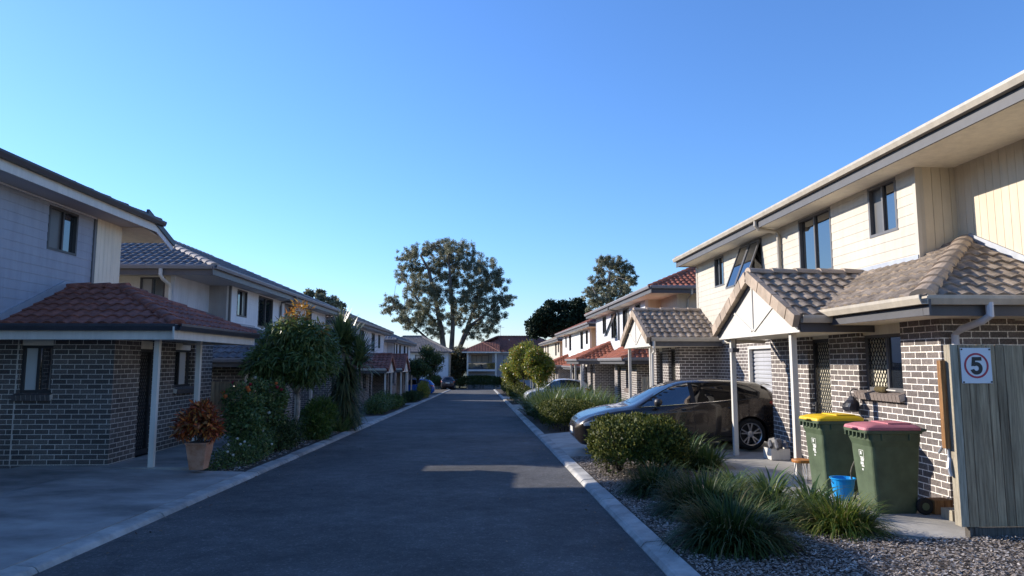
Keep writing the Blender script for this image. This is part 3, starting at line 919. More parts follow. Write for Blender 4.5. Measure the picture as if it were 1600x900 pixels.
downpipe(h1, [(4.95, 19.52, 2.30), (4.95, 19.52, 2.12), (5.02, 19.70, 2.02), (5.02, 20.0, 1.95), (5.02, 20.02, -.1)], WHITE, .04)
downpipe(h1, [(4.98, 13.95, 2.34), (4.98, 13.95, 2.2), (5.1, 13.92, 2.14), (5.85, 13.95, 2.12)], GUTTERC, .04)
lt = MB(); lt.box(5.02, 5.12, 13.58, 13.70, 1.98, 2.16); lt.box(5.0, 5.14, 13.5, 13.72, 1.9, 1.98); lt.build('wall_lamp', FASCIAD, h1)

h2 = house('townhouse', 'pale grey two storey townhouse with terracotta hip porches, next beyond the cream weatherboard one', 1, 26.2, 41.2, -.66, 4.60,
    su=6.95, sr=7.6, sl=5.95, sg=6.4, rn=2.5, ze=1.86, brick=BRICKR, tile=TILEO, cap=TILEO, up=GREYW, rec=CREAM, ret=BEIGE, end=CREAM, gut=GUTTERG, fas=FASCIAD,
    segs=[(26.2, 30.6, [(27.2, 28.2, .65, 1.65, 'win'), (29.2, 29.95, -.66, 1.7, 'door', FRAMEG, 0)]), (36.0, 41.2, [(36.6, 37.4, -.66, 1.7, 'door', FRAMEG, 0), (38.6, 39.8, .5, 1.6, 'win')])],
    bays=[(30.6, 36.0, 7.05, (31.4, 34.0, 1.55))],
    upwin=[(29.6, 30.6, 3.3, 4.28), (31.9, 33.4, 2.95, 4.28, [GLASSC, GLASS]), (35.0, 36.4, 2.95, 4.28), (37.9, 39.0, 3.3, 4.28)],
    endwin=[(8.5, 9.35, 3.15, 4.20, [GLASS, GLASSC])], skirt=30.8, roof_y1=41.6)
hip_porch(h2, 1, 37.0, 2.3, 4.9, 7.0, 1.86, TILEO, TILEO, GUTTERG, FASCIAD, [(5.1, 35.0), (5.1, 37.2), (5.1, 39.0)], -.66, flash=False)
f = MB()
for y in (35.05, 35.75):
    f.beam((6.92, y, 4.2), (6.45, y, 3.05), .05, .04)
f.beam((6.45, 35.05, 3.05), (6.45, 35.75, 3.05), .05, .04)
fo = f.build('open_sash', FRAMEG, h2)
p = MB(); p.quad((6.92, 35.05, 4.2), (6.92, 35.75, 4.2), (6.45, 35.75, 3.05), (6.45, 35.05, 3.05)); p.build('pane', GLASS, fo)
downpipe(h2, [(6.36, 34.2, 4.5), (6.36, 34.2, 4.36), (6.85, 34.2, 4.25), (6.89, 34.2, 4.1), (6.89, 34.2, 2.8)], FRAMEG, .045)
downpipe(h2, [(8.0, 25.6, 4.5), (8.0, 25.6, 4.3), (8.0, 26.1, 4.15), (8.0, 26.13, 2.3)], GUTTERC, .045)

def far_house(name, label, side, Yn, Yf, fl, zg, dx, ups, tile, ptile, gut, seed, porch='hip', end=CREAM, rec=BEIGE):
    a = (Yf - Yn)
    h = house(name, label, side, Yn, Yf, fl, zg, su=6.95 + dx, sr=7.6 + dx, sl=5.95 + dx, sg=6.4 + dx, sb=15 + dx, rn=2.4, ze=fl + 2.5, brick=BRICKR if side > 0 else BRICK,
        tile=tile, cap=tile, up=ups, rec=rec, ret=rec, end=end, gut=gut, ptile=ptile, pcap=ptile, sof=SOFFIT if side > 0 else SOFFITG,
        segs=[(Yn, Yn + 4.2, [(Yn + 1, Yn + 2, fl + 1.3, fl + 2.3, 'win'), (Yn + 3, Yn + 3.75, fl, fl + 2.35, 'door', FRAMEG, 0)]), (Yf - 5, Yf, [(Yf - 4.4, Yf - 3.6, fl, fl + 2.35, 'door', FRAMEG, 0), (Yf - 2.4, Yf - 1.2, fl + 1.2, fl + 2.3, 'win')])],
        bays=[(Yn + 4.2, Yf - 5, 7.05 + dx, (Yn + 4.9, Yn + 7.5, fl + 2.2))],
        upwin=[(Yn + 3.2, Yn + 4.2, zg - 1.3, zg - .32), (Yn + 5.4, Yn + 6.8, zg - 1.6, zg - .32, [GLASSC, GLASS]), (Yf - 6, Yf - 4.6, zg - 1.6, zg - .32), (Yf - 3, Yf - 2, zg - 1.3, zg - .32)],
        endwin=[(side * (8.6 + dx), side * (9.5 + dx), zg - 1.4, zg - .36, [GLASS, GLASSC])], skirt=None if porch == 'gable2' else Yn + 4.4)
    if porch == 'hip':
        hip_porch(h, side, Yf - 3.8, 2.1, 4.9 + dx, 7.0 + dx, fl + 2.5, ptile, ptile, gut, FASCIAD, [(5.1 + dx, Yf - 5.6), (5.1 + dx, Yf - 2.2)], fl, flash=False)
    elif porch == 'gable':
        gable_porch(h, side, Yf - 3.8, 1.8, 4.9 + dx, 7.0 + dx, fl + 2.4, ptile, ptile, gut, FRAMEG, WHITE, [(5.05 + dx, Yf - 5.2), (5.05 + dx, Yf - 2.4)], fl)
    return h
h3 = far_house('townhouse', 'third townhouse from the camera on the right, white walled with a dark red roof corner', 1, 44, 62, -1.05, 4.25, .42, OFFW, TILER, TILEO, GUTTERG, 3)
h4 = far_house('townhouse', 'farthest townhouse of the right row, its eaves just above the lilly pilly trees', 1, 66, 86, -1.50, 4.0, .9, CREAM, TILEB, TILEO, GUTTERG, 4)

# ------------------------------------------------------------------ the left row
l1 = house('townhouse', 'near blue-grey clad townhouse with a dark red hip porch, beside the wide concrete driveway', -1, -3.0, 15.5, -.10, 4.97,
    su=8.1, sr=8.1, sl=6.55, sg=7.5, sb=16.0, rn=0, rf=0, brick=BRICK, up=BLUEGREY, end=OFFW, gut=GUTTERD, fas=WHITE, sof=SOFFITG, tile=TILER, cap=TILER, frame=FRAME,
    segs=[(12.6, 17.1, [(13.55, 14.25, -.1, 2.12, 'door', FRAMEG), (15.06, 16.05, 1.16, 2.12, 'win', [GLASS, GLASSB])])],
    lowend=[(-8.18, -7.62, 1.16, 2.12, [GLASSB, GLASS])], low_y0=12.6,
    bays=[(-3.0, 12.4, 9.4, (5.0, 10.0, 2.0))],
    upwin=[(12.97, 13.90, 3.80, 4.64, [GLASSG, GLASS])], roof_y0=-4.0, roof_y1=16.05, hf=.6)  # unseen far hip steepened so the ridge shades the mulch bed opposite
hip_porch(l1, -1, 13.73, 1.93, 5.12, 8.1, 2.33, TILER, TILER, GUTTERD, WHITE, [(5.68, 12.34), (5.68, 14.12)], -.10)
s = MB(); diamond(s, 'x', -6.61, 1, 15.1, 15.55, 1.2, 1.95, -.085); s.build('screen_mesh', SCREEND, l1)
m = MB(); wall(m, 'x', -8.06, 1, 14.53, 15.5, 2.9, 4.705, (), 'groove', th=.05); m.build('panel_wall', PANEL, l1)
m = MB(); gbox(m, 'x', -8.1, 1, 14.45, 14.53, -.02, .035, 2.9, 4.705); m.build('corner_trim', FRAMEG, l1)
m = MB(); m.beam((-8.07, 3.6, 4.69), (-8.07, 14.5, 4.69), .03, .03); m.build('soffit_bead', GREYW, l1)
m = MB(); gbox(m, 'y', 12.6, -1, -8.235, -8.215, -.02, .002, -.1, 2.14); m.build('control_joint', MORTAR, l1)
# roof apron that drops past the far corner
m = MB(); tiles(m, [(-7.55, 16.75, 4.66), (-16.4, 16.75, 4.66), (-16.4, 16.0, 4.985), (-7.55, 16.0, 4.985)]); mo = m.build('apron_roof', TILER, l1)
m = MB(); m.add([(-7.56, 16.74, 4.57), (-16.4, 16.74, 4.57), (-16.4, 15.45, 4.695), (-7.56, 15.45, 4.695), (-7.56, 16.74, 4.59), (-16.4, 16.74, 4.59), (-16.4, 15.45, 4.70), (-7.56, 15.45, 4.70)], [(0, 1, 2, 3), (7, 6, 5, 4), (0, 4, 5, 1), (1, 5, 6, 2), (2, 6, 7, 3), (3, 7, 4, 0)]); m.build('soffit', SOFFIT, mo)
m = MB(); m.beam((-7.52, 15.55, 4.93), (-7.52, 16.8, 4.47), .03, .19); m.build('barge_board', GREYW, mo)
m = MB(); m.beam((-7.50, 15.45, 5.06), (-7.50, 16.84, 4.56), .06, .13); m.build('barge_cap', GUTTERD, mo)

l2 = house('townhouse', 'white weatherboard townhouse with a slate grey roof, behind the rounded street tree', -1, 19.9, 36.0, -.66, 4.42,
    su=8.1, sr=8.78, sl=6.55, sg=7.5, sb=16.5, rn=2.5, ze=1.80, brick=BRICK, up=OFFW, rec=GREYW, ret=MIDGREY, end=CREAM, gut=GUTTERG, fas=FRAMEG, sof=SOFFITG, tile=TILEG, cap=CAPG, pcap=TILEG, frame=FRAME,
    segs=[(19.9, 24.4, [(20.6, 21.6, .65, 1.65, 'win'), (22.8, 23.5, -.66, 1.7, 'door', FRAMEG, 0)]), (30.0, 36.0, [(30.6, 31.4, -.66, 1.7, 'door', FRAMEG, 0), (33.4, 34.6, .5, 1.6, 'win')])],
    bays=[(24.4, 30.0, 8.2, (25.2, 27.9, 1.55))],
    upwin=[(23.0, 23.97, 3.22, 4.12, [GLASS, GLASSC]), (25.17, 26.9, 2.98, 4.12), (28.5, 30.05, 2.98, 4.12, [GLASSC, GLASS]), (32, 33, 3.2, 4.12)],
    endwin=[(-9.75, -9.05, 3.1, 4.12, [GLASSC, GLASS])], skirt=24.8, roof_y0=19.45, roof_y1=36.4)
downpipe(l2, [(-8.95, 19.36, 4.3), (-8.95, 19.36, 4.12), (-8.92, 19.45, 4.02), (-8.88, 19.78, 3.9), (-8.88, 19.84, 3.8), (-8.88, 19.84, 2.4)], WHITE, .05)
downpipe(l2, [(-6.32, 19.2, 1.72), (-6.32, 19.2, 1.5), (-6.38, 19.4, 1.42), (-6.62, 19.8, 1.38), (-6.64, 19.85, -.6)], WHITE, .045)
downpipe(l2, [(-7.45, 27.8, 4.32), (-7.45, 27.8, 4.18), (-8.02, 27.8, 4.08), (-8.04, 27.8, 3.9), (-8.04, 27.8, 2.4)], FRAMEG, .045)
for y in (22.75, 24.6): post(l2, -5.98, y, -.66, 1.62)
l3 = far_house('townhouse', 'left townhouse with twin small red gable porches on white posts', -1, 36.8, 52.6, -1.05, 4.0, .45, GREYW, TILET, TILER, GUTTERG, 5, porch='gable2', end=GREYW, rec=GREYW)
gable_porch(l3, -1, 38.6, 1.55, 5.0, 7.4, 1.36, TILER, TILER, WHITE, FRAMEG, WHITE, [(5.15, 37.35), (5.15, 39.9)], -1.05)
gable_porch(l3, -1, 46.2, 1.8, 5.0, 7.4, 1.30, TILER, TILER, WHITE, FRAMEG, WHITE, [(5.15, 44.7), (5.15, 47.7)], -1.05)
l4 = far_house('townhouse', 'beige townhouse with a dark flat porch, beyond the twin red gables', -1, 56.8, 72, -1.45, 3.60, .45, GREYW, TILEG, TILEG, GUTTERG, 6, porch='none', end=GREYW, rec=GREYW)
m = MB(); m.box(-8.2, -5.6, 54.2, 57.6, .95, 1.12); m.box(-8, -5.8, 54.4, 57.4, 1.12, 1.5); m.build('porch_roof', FASCIAD, l4)
for y in (54.4, 57.3): post(l4, -5.75, y, -1.2, .96)

# ------------------------------------------------------------------ the two houses that close the street
e1 = thing('end_house', 'blue-grey house with red tiled hip roof and a balcony, closing the street', 'house', (0, 99, -2.0))
m = MB(); wall(m, 'y', 100.2, -1, -2.1, 12, -2.1, 3.05, [(-1.5, 1.6, .75, 2.95)], 'flat'); wall(m, 'x', -2.1, -1, 100.2, 112, -2.1, 3.05); wall(m, 'x', 12, 1, 100.2, 112, -2.1, 3.05)
m.build('wall', BLUEGREY, e1)
m = MB(); m.box(-2.0, 1.95, 102.0, 102.1, -2, 3.0); m.build('balcony_wall', CREAM, e1)
window(e1, 'y', 101.98, -1, -1.4, .0, .95, 2.7, FRAME, [GLASSC, GLASSC]); window(e1, 'y', 101.98, -1, .1, 1.1, .75, 2.75, FRAME, [GLASS])
window(e1, 'y', 100.2, -1, 3.2, 4.9, 1.4, 2.7, FRAME); window(e1, 'y', 101.98, -1, -1.3, 1.2, -1.6, .1, FRAME)
m = MB(); m.box(-2.05, 2.2, 98.3, 102.0, .42, .68); m.build('balcony_floor', GREYW, e1)
m = MB(); m.box(-2.0, 2.15, 98.32, 98.40, 1.62, 1.70)
for i in range(34): m.box(-2.0 + i * .125, -1.98 + i * .125, 98.34, 98.37, .68, 1.62)
m.build('balustrade', FRAMEG, e1)
m = MB(); m.box(-1.9, 2.1, 98.45, 98.47, .7, 1.6); m.build('balustrade_glass', GLASS, e1)
for x in (-1.95, 2.08): post(e1, x, 98.35, -2.05, 3.1, WHITE, .22)
m = MB()
tiles(m, [(-2.7, 97.9, 3.2), (2.7, 97.9, 3.2), (2.7, 101, 4.6), (.2, 101, 4.6)]); tiles(m, [(-2.7, 97.9, 3.2), (-2.7, 112.6, 3.2), (2.6, 106, 5.55), (2.6, 104, 5.55)])
tiles(m, [(2.6, 99.6, 3.2), (12.8, 99.6, 3.2), (8.6, 105, 5.6), (2.5, 105, 5.6)]); tiles(m, [(-2.7, 99.5, 3.22), (2.7, 99.5, 3.22), (2.7, 105, 5.6), (2.5, 105, 5.6)])
tiles(m, [(12.8, 99.6, 3.2), (12.8, 112.6, 3.2), (8.6, 106, 5.6), (8.6, 105, 5.6)])
ro = m.build('roof', TILER, e1)
m = MB(); ridge(m, (2.5, 105, 5.6), (8.6, 105, 5.6), .2); ridge(m, (-2.7, 97.9, 3.2), (2.5, 105, 5.6), .2); ridge(m, (2.7, 97.9, 3.2), (.2, 101, 4.6), .16); m.build('ridge_cap', TILER, ro)
m = MB(); m.box(-2.75, 2.75, 97.78, 97.9, 3.02, 3.2); m.box(2.75, 12.9, 99.48, 99.6, 3.02, 3.2); m.build('gutter', WHITE, ro)
m = MB()
for x in (4.2, 7.6): m.tube([(x, 103.6, 4.7), (x, 103.6, 5.15)], .09, 8)
m.build('roof_vent', WHITE, ro)
m = MB(); m.tube([(2.9, 105, 5.5), (2.9, 105, 7.1)], .02, 5); m.beam((2.3, 105, 7.0), (3.5, 105, 7.0), .03, .03)
for i in range(5): m.beam((2.4 + i * .25, 104.7, 7.0), (2.4 + i * .25, 105.3, 7.0), .02, .02)
m.build('aerial', FRAMEG, ro)
e2 = thing('end_house', 'white house with a tan tiled hip roof at the left end of the street', 'house', (-8, 96, -2.0))
m = MB(); wall(m, 'y', 96, -1, -15, -4.5, -2.1, 3.0, [(-9.2, -7.6, 1.45, 2.75)], 'flat'); wall(m, 'x', -15, -1, 96, 106, -2.1, 3.0); m.build('wall', OFFW, e2)
m = MB(); wall(m, 'x', -4.5, 1, 96, 106, -2.1, 3.0); m.build('side_wall', CREAM, e2)
m = MB(); wall(m, 'y', 95.92, -1, -6.5, -4.55, -2.1, 3.0, (), 'flat'); m.build('render_panel', GREYW, e2)
window(e2, 'y', 96, -1, -9.2, -7.6, 1.45, 2.75, FRAME, [GLASSC, GLASS], fw=.09)
m = MB(); tiles(m, [(-15.6, 95.4, 3.15), (-3.9, 95.4, 3.15), (-8.7, 101, 5.45), (-11.5, 101, 5.45)]); tiles(m, [(-3.9, 95.4, 3.15), (-3.9, 106.6, 3.15), (-8.7, 101, 5.45)]); tiles(m, [(-15.6, 95.4, 3.15), (-15.6, 106.6, 3.15), (-11.5, 101, 5.45)])
ro = m.build('roof', TILET, e2)
m = MB(); ridge(m, (-8.7, 101, 5.45), (-11.5, 101, 5.45), .2); ridge(m, (-3.9, 95.4, 3.15), (-8.7, 101, 5.45), .2); m.build('ridge_cap', TILET, ro)
m = MB(); m.box(-15.7, -3.8, 95.28, 95.4, 3.0, 3.15); m.build('gutter', FASCIAD, ro)
# ------------------------------------------------------------------ foliage helpers (real little leaves and blades)
def rs(seed): return np.random.default_rng(seed)

def leaf_arrays(cent, dirs, ups, L, W, bend=.15):
    """diamond leaves, two triangles folded along the midrib -> quads"""
    n = len(cent)
    d = dirs / np.maximum(1e-6, np.linalg.norm(dirs, axis=1, keepdims=True))
    s = np.cross(d, ups); s /= np.maximum(1e-6, np.linalg.norm(s, axis=1, keepdims=True))
    u = np.cross(s, d)
    L = L[:, None]; W = W[:, None]
    b = cent; t = cent + d * L - u * L * bend
    m1 = cent + d * L * .45 + s * W * .5 + u * W * .12
    m2 = cent + d * L * .45 - s * W * .5 + u * W * .12
    V = np.stack([b, m1, t, m2], 1).reshape(-1, 3)
    F = np.arange(n * 4).reshape(n, 4)
    return V, F

def cloud_points(r, n, clumps, shell=.55):
    """clumps: list of (cx,cy,cz, rx,ry,rz); points concentrated near the surface of each"""
    c = np.array(clumps, float)
    w = (c[:, 3] * c[:, 4] + c[:, 4] * c[:, 5] + c[:, 3] * c[:, 5]); w /= w.sum()
    k = r.choice(len(c), n, p=w)
    v = r.normal(size=(n, 3)); v /= np.linalg.norm(v, axis=1, keepdims=True)
    rad = (1 - shell * r.random(n) ** 1.5) * r.normal(1, .09, n)
    p = c[k, :3] + v * rad[:, None] * c[k, 3:]
    return p, v

def leaves(name, mat, seed, n, clumps, L, W, parent=None, shell=.55, out=.7, droop=.0, zmin=None, sd=.25, flat=False):
    r = rs(seed)
    p, v = cloud_points(r, n, clumps, shell)
    if zmin is not None:
        keep = p[:, 2] > zmin; p = p[keep]; v = v[keep]
    n = len(p)
    d = v * out + r.normal(size=(n, 3)) * .6; d[:, 2] -= droop
    up = v * .6 + r.normal(size=(n, 3)) * .5 + np.array([0, 0, .6])
    V, F = leaf_arrays(p, d, up, L * np.clip(r.normal(1, sd, n), .4, 1.8), W * np.clip(r.normal(1, sd, n), .4, 1.8))
    return build_np(name, V, F, mat, parent)

def blade_arrays(r, base, ang, lean, L, W, seg=5, curl=1.3):
    """arching strap leaves: base (n,3), ang azimuth, lean start angle from vertical"""
    n = len(base)
    hd = np.stack([np.cos(ang), np.sin(ang), np.zeros(n)], 1)
    sd_ = np.stack([-np.sin(ang), np.cos(ang), np.zeros(n)], 1)
    P = base.copy(); rows = []
    for i in range(seg + 1):
        t = i / seg
        w = W * (1 - t ** 2.2) * (.55 + .45 * min(1, t * 4)) + .0008
        rows.append(P - sd_ * w[:, None] / 2); rows.append(P + sd_ * w[:, None] / 2)
        a = lean + curl * t ** 1.4 * (lean + .45)
        a = np.minimum(a, 2.75)
        P = P + (hd * np.sin(a)[:, None] + np.array([0, 0, 1]) * np.cos(a)[:, None]) * (L / seg)[:, None]
    V = np.stack(rows, 1)
    k = 2 * (seg + 1)
    V = V.reshape(-1, 3)
    f = np.array([[2 * i, 2 * i + 1, 2 * i + 3, 2 * i + 2] for i in range(seg)])
    F = (np.arange(n)[:, None, None] * k + f[None]).reshape(-1, 4)
    return V, F

def tussock(name, label, cat, mat, seed, x, y, z, rx, ry, n, L, W, group=None, lean=(.05, .95), curl=1.3, seg=5):
    r = rs(seed)
    t = thing(name, label, cat, (x, y, z), group)
    a = r.random(n) * 2 * np.pi; rr = np.sqrt(r.random(n))
    base = np.stack([x + np.cos(a) * rr * rx, y + np.sin(a) * rr * ry, np.full(n, z - .01)], 1)
    ang = a + r.normal(0, .5, n)
    ln = lean[0] + (lean[1] - lean[0]) * rr * r.random(n) ** .6
    V, F = blade_arrays(r, base, ang, ln, L * r.uniform(.55, 1.12, n), W * r.uniform(.7, 1.2, n), seg, curl)
    V[:, 2] = np.maximum(V[:, 2], z - .005)
    build_np('leaves', V, F, mat, t)
    return t

def shrub(name, label, cat, mat, seed, x, y, z, clumps, n, L, W, group=None, stem=None, stems=5, flowers=None, **kw):
    t = thing(name, label, cat, (x, y, z), group)
    cl = [(x + c[0], y + c[1], z + c[2], *c[3:]) for c in clumps]
    leaves('leaves', mat, seed, n, cl, L, W, t, zmin=z + .01, **kw)
    rnd = random.Random(seed)
    m = MB()
    for i in range(stems):
        c = rnd.choice(cl)
        b = Vector((x + rnd.uniform(-.12, .12), y + rnd.uniform(-.12, .12), z - .03)); e = Vector(c[:3]) + Vector((rnd.uniform(-.5, .5) * c[3], rnd.uniform(-.5, .5) * c[4], rnd.uniform(0, .5) * c[5]))
        m.tube([b, b.lerp(e, .5) + Vector((rnd.uniform(-.04, .04), rnd.uniform(-.04, .04), .03)), e], [.014, .010, .004], 5)
    m.build('stem', stem or BARKD, t)
    if flowers:
        r = rs(seed + 7)
        for (fm, k, size, fname) in flowers:
            for i in range(k):
                c = cl[r.integers(len(cl))]
                v = r.normal(size=3); v[1] = -abs(v[1]); v[2] = abs(v[2]) * .8; v /= np.linalg.norm(v)
                p = np.array(c[:3]) + v * np.array(c[3:]) * 1.03
                m = MB()
                for q in range(9):
                    a = q * 2.4; e = .25 + .09 * q
                    d = Vector((math.cos(a) * math.sin(e), math.sin(a) * math.sin(e), math.cos(e)))
                    pv = Vector(p); s_ = d.cross(Vector((0.2, .1, 1))).normalized() * size * .3
                    m.quad(pv, pv + d * size * .55 + s_, pv + d * size * .9, pv + d * size * .55 - s_)
                m.build(fname, fm, t)
    return t

def branch_tree(m, base, tips, r0, fork, rnd, seg=8, twist=.06):
    """trunk to the fork, then a limb to each tip; returns nothing"""
    base = Vector(base); fork = Vector(fork)
    H = (fork - base).length
    pts = [base.lerp(fork, t) + Vector((rnd.uniform(-twist, twist), rnd.uniform(-twist, twist), 0)) * (0 if t in (0, 1) else 1) for t in (0, .12, .35, .6, .8, 1)]
    m.tube(pts, [r0 * 1.35, r0 * 1.05, r0 * .95, r0 * .88, r0 * .82, r0 * .78], seg)
    for tp in tips:
        tp = Vector(tp); d = tp - fork
        mid = fork + d * .5 + Vector((rnd.uniform(-.1, .1), rnd.uniform(-.1, .1), .10)) * d.length * .5
        q = fork + d * .22 + Vector((0, 0, .07)) * d.length
        m.tube([fork - Vector((0, 0, r0)), q, mid, tp], [r0 * .6, r0 * .42, r0 * .28, r0 * .07], max(5, seg - 3))

G_LOM = leaf_mat('lomandra_leaf', [(0, (.012, .032, .009)), (.6, (.040, .074, .018)), (.93, (.085, .11, .03)), (1, (.24, .19, .10))], .55, .25, .22)
G_LOMY = leaf_mat('sunny_lomandra_leaf', [(0, (.025, .055, .010)), (.5, (.075, .125, .018)), (.85, (.17, .19, .035)), (1, (.32, .26, .11))], .5, .3, .3)  # lighter, yellower copy of the lomandra leaf, sunlight put into its colour
G_STRAP = leaf_mat('strap_leaf', [(0, (.045, .085, .025)), (.6, (.10, .16, .04)), (1, (.20, .22, .07))], .35, .3, .5)
G_HEDGE = leaf_mat('hedge_leaf', [(0, (.018, .032, .008)), (.5, (.055, .078, .014)), (.82, (.13, .145, .025)), (1, (.25, .24, .06))], .55, .16, .18)
G_DARK = leaf_mat('dark_leaf', [(0, (.024, .04, .014)), (.6, (.05, .08, .026)), (1, (.10, .13, .04))], .55, .2, .2)
G_MID = leaf_mat('mid_leaf', [(0, (.04, .075, .02)), (.6, (.095, .15, .04)), (1, (.18, .22, .07))], .42, .28, .4)
G_BRIGHT = leaf_mat('bright_leaf', [(0, (.03, .07, .012)), (.6, (.08, .14, .022)), (1, (.16, .20, .04))], .42, .3, .4)
G_LILLY = leaf_mat('lilly_pilly_leaf', [(0, (.08, .12, .016)), (.55, (.17, .22, .03)), (.9, (.30, .29, .045)), (1, (.40, .19, .04))], .36, .35, .5)
G_TIP = leaf_mat('new_growth_leaf', [(0, (.26, .12, .02)), (.6, (.38, .22, .03)), (1, (.42, .30, .05))], .4, .35, .5)
G_CROTON = leaf_mat('croton_leaf', [(0, (.14, .045, .02)), (.3, (.30, .065, .025)), (.5, (.16, .11, .03)), (.75, (.58, .12, .035)), (1, (.66, .32, .06))], .38, .25, .5)
G_EUC = leaf_mat('eucalypt_leaf', [(0, (.075, .088, .05)), (.5, (.135, .15, .088)), (.85, (.21, .21, .135)), (1, (.30, .27, .19))], .5, .35, .4)
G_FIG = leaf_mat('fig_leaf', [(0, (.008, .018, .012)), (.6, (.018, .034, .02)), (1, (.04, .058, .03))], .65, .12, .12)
G_PALE = leaf_mat('pale_vine_leaf', [(0, (.05, .06, .03)), (.5, (.11, .115, .06)), (1, (.22, .20, .13))], .5, .25, .4)
F_RED = M('red_petal', (.35, .03, .05), .6, .1, 9); F_OR = M('orange_petal', (.62, .17, .05), .6, .1, 9); F_WH = M('white_petal', (.7, .68, .62), .6, .05, 9); F_PK = M('dark_pink_petal', (.30, .03, .07), .6, .1, 9)

# ------------------------------------------------------------------ mulch chips and fallen leaves
CHIP = island_mat('wood_chip', [(0, (.18, .14, .11)), (.5, (.30, .255, .215)), (.85, (.41, .36, .315)), (1, (.55, .50, .45))], .85)
def chips(name, label, seed, n, area, size=(.022, .075), mat=CHIP, h=.064, cat='mulch'):
    r = rs(seed)
    P = []
    while len(P) < n:
        x, y = r.uniform(area[0], area[1]), r.uniform(area[2], area[3])
        if area[4](x, y): P.append((x, y, gz(y, h) + r.uniform(.002, .022)))
    P = np.array(P); n = len(P)
    L = r.uniform(size[0], size[1], n); W = L * r.uniform(.25, .6, n); a = r.random(n) * 6.283
    tilt = r.normal(0, .25, n); tilt2 = r.normal(0, .25, n)
    d = np.stack([np.cos(a), np.sin(a), tilt], 1) * L[:, None] / 2; s = np.stack([-np.sin(a), np.cos(a), tilt2], 1) * W[:, None] / 2
    V = np.stack([P - d - s, P + d * .9 - s, P + d + s, P - d * .8 + s], 1).reshape(-1, 3)
    o = build_np(name, V, np.arange(n * 4).reshape(n, 4), mat)
    tag(o, label, cat, kind='stuff')
    return o
chips('wood_chip_mulch', 'grey weathered wood chip mulch covering the kerbside bed', 5, 85000, (1.84, 7.2, 3.6, 14.2, lambda x, y: (y < 7.0 or x < 4.25) and (x - 1.9) < 5.6), (.012, .036))
chips('wood_chip_mulch', 'scattered bark chips under the left garden plants', 6, 3500, (-5.1, -4.18, 12.35, 24.8, lambda x, y: True))
LITTER = island_mat('fallen_leaf', [(0, (.10, .06, .035)), (.6, (.22, .15, .09)), (1, (.36, .28, .18))], .8)
def litter(seed, n, x0, x1, y0, y1, h, size, lab):
    return chips('leaf_litter', lab, seed, n, (x0, x1, y0, y1, lambda x, y: True), size, LITTER, h, 'leaf litter')
litter(11, 220, -3.84, -3.3, 4, 45, .004, (.02, .05), 'dry leaves gathered along the left edge of the asphalt')
litter(12, 220, 1.1, 1.58, 4, 45, .004, (.02, .05), 'dry leaves gathered along the right edge of the asphalt')
litter(9, 70, -3.7, 1.5, 5, 20, .004, (.015, .04), 'few dry leaves and twigs scattered over the middle of the road')
litter(10, 60, -9.5, -4.3, 5.5, 11.5, .035, (.04, .10), 'brown leaves lying on the wide left concrete driveway')

# ------------------------------------------------------------------ near right bed planting
tussock('lomandra_grass', 'largest dark green tussock, nearest the camera beside the right kerb', 'grass plant', G_LOM, 21, 2.46, 6.80, gz(6.8, .06), .32, .28, 1500, .62, .018, 'lomandra tussocks in the mulch bed', lean=(.05, 1.3), curl=1.9)
tussock('lomandra_grass', 'wide tussock with sunlit yellow top, between the hedge and the nearest tussock', 'grass plant', G_LOM, 22, 2.70, 8.30, gz(8.3, .06), .40, .38, 1500, .64, .018, 'lomandra tussocks in the mulch bed', lean=(.05, 1.3), curl=1.9)
tussock('lomandra_grass', 'small dark tussock at the foot of the clipped hedge', 'grass plant', G_LOM, 23, 2.46, 9.75, gz(9.75, .06), .28, .28, 1100, .56, .015, 'lomandra tussocks in the mulch bed', lean=(.05, 1.3), curl=1.9)
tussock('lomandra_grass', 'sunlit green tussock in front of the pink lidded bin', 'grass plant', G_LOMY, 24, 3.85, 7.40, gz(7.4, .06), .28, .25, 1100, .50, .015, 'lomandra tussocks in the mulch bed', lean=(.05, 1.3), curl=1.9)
tussock('lomandra_grass', 'low dusky tussock behind the nearest tussock, toward the concrete', 'grass plant', G_LOM, 25, 3.30, 7.75, gz(7.75, .06), .18, .18, 450, .48, .014, 'lomandra tussocks in the mulch bed', lean=(.1, 1.1))
for i, (x, y, s_, lab) in enumerate([(3.75, 9.0, .55, 'pale arching strap leaved clump left of the green bins'), (4.05, 8.45, .5, 'arching strap leaved clump in front of the blue bucket'), (3.55, 9.7, .5, 'arching strap leaved clump near the white porch post')]):
    tussock('strap_leaf_plant', lab, 'plant', G_STRAP, 30 + i, x, y, gz(y, .06), .14, .14, 140, s_ * 1.15, .036, 'strap leaved plants beside the porch slab', lean=(.15, 1.0), curl=1.9, seg=7)
for i, (x, y, s_, lab) in enumerate([(3.75, 12.6, .72, 'tall strap leaved clump right behind the clipped hedge'), (4.0, 12.2, .55, 'dark strap leaved clump at the porch slab edge beside the hedge'), (3.5, 13.2, .75, 'strap leaved clump against the car door')]):
    tussock('strap_leaf_plant', lab, 'plant', G_STRAP, 40 + i, x, y, gz(y, .06), .2, .2, 230, s_ * 1.1, .036, 'strap leaved plants behind the clipped hedge', lean=(.1, .9), curl=1.5, seg=7)
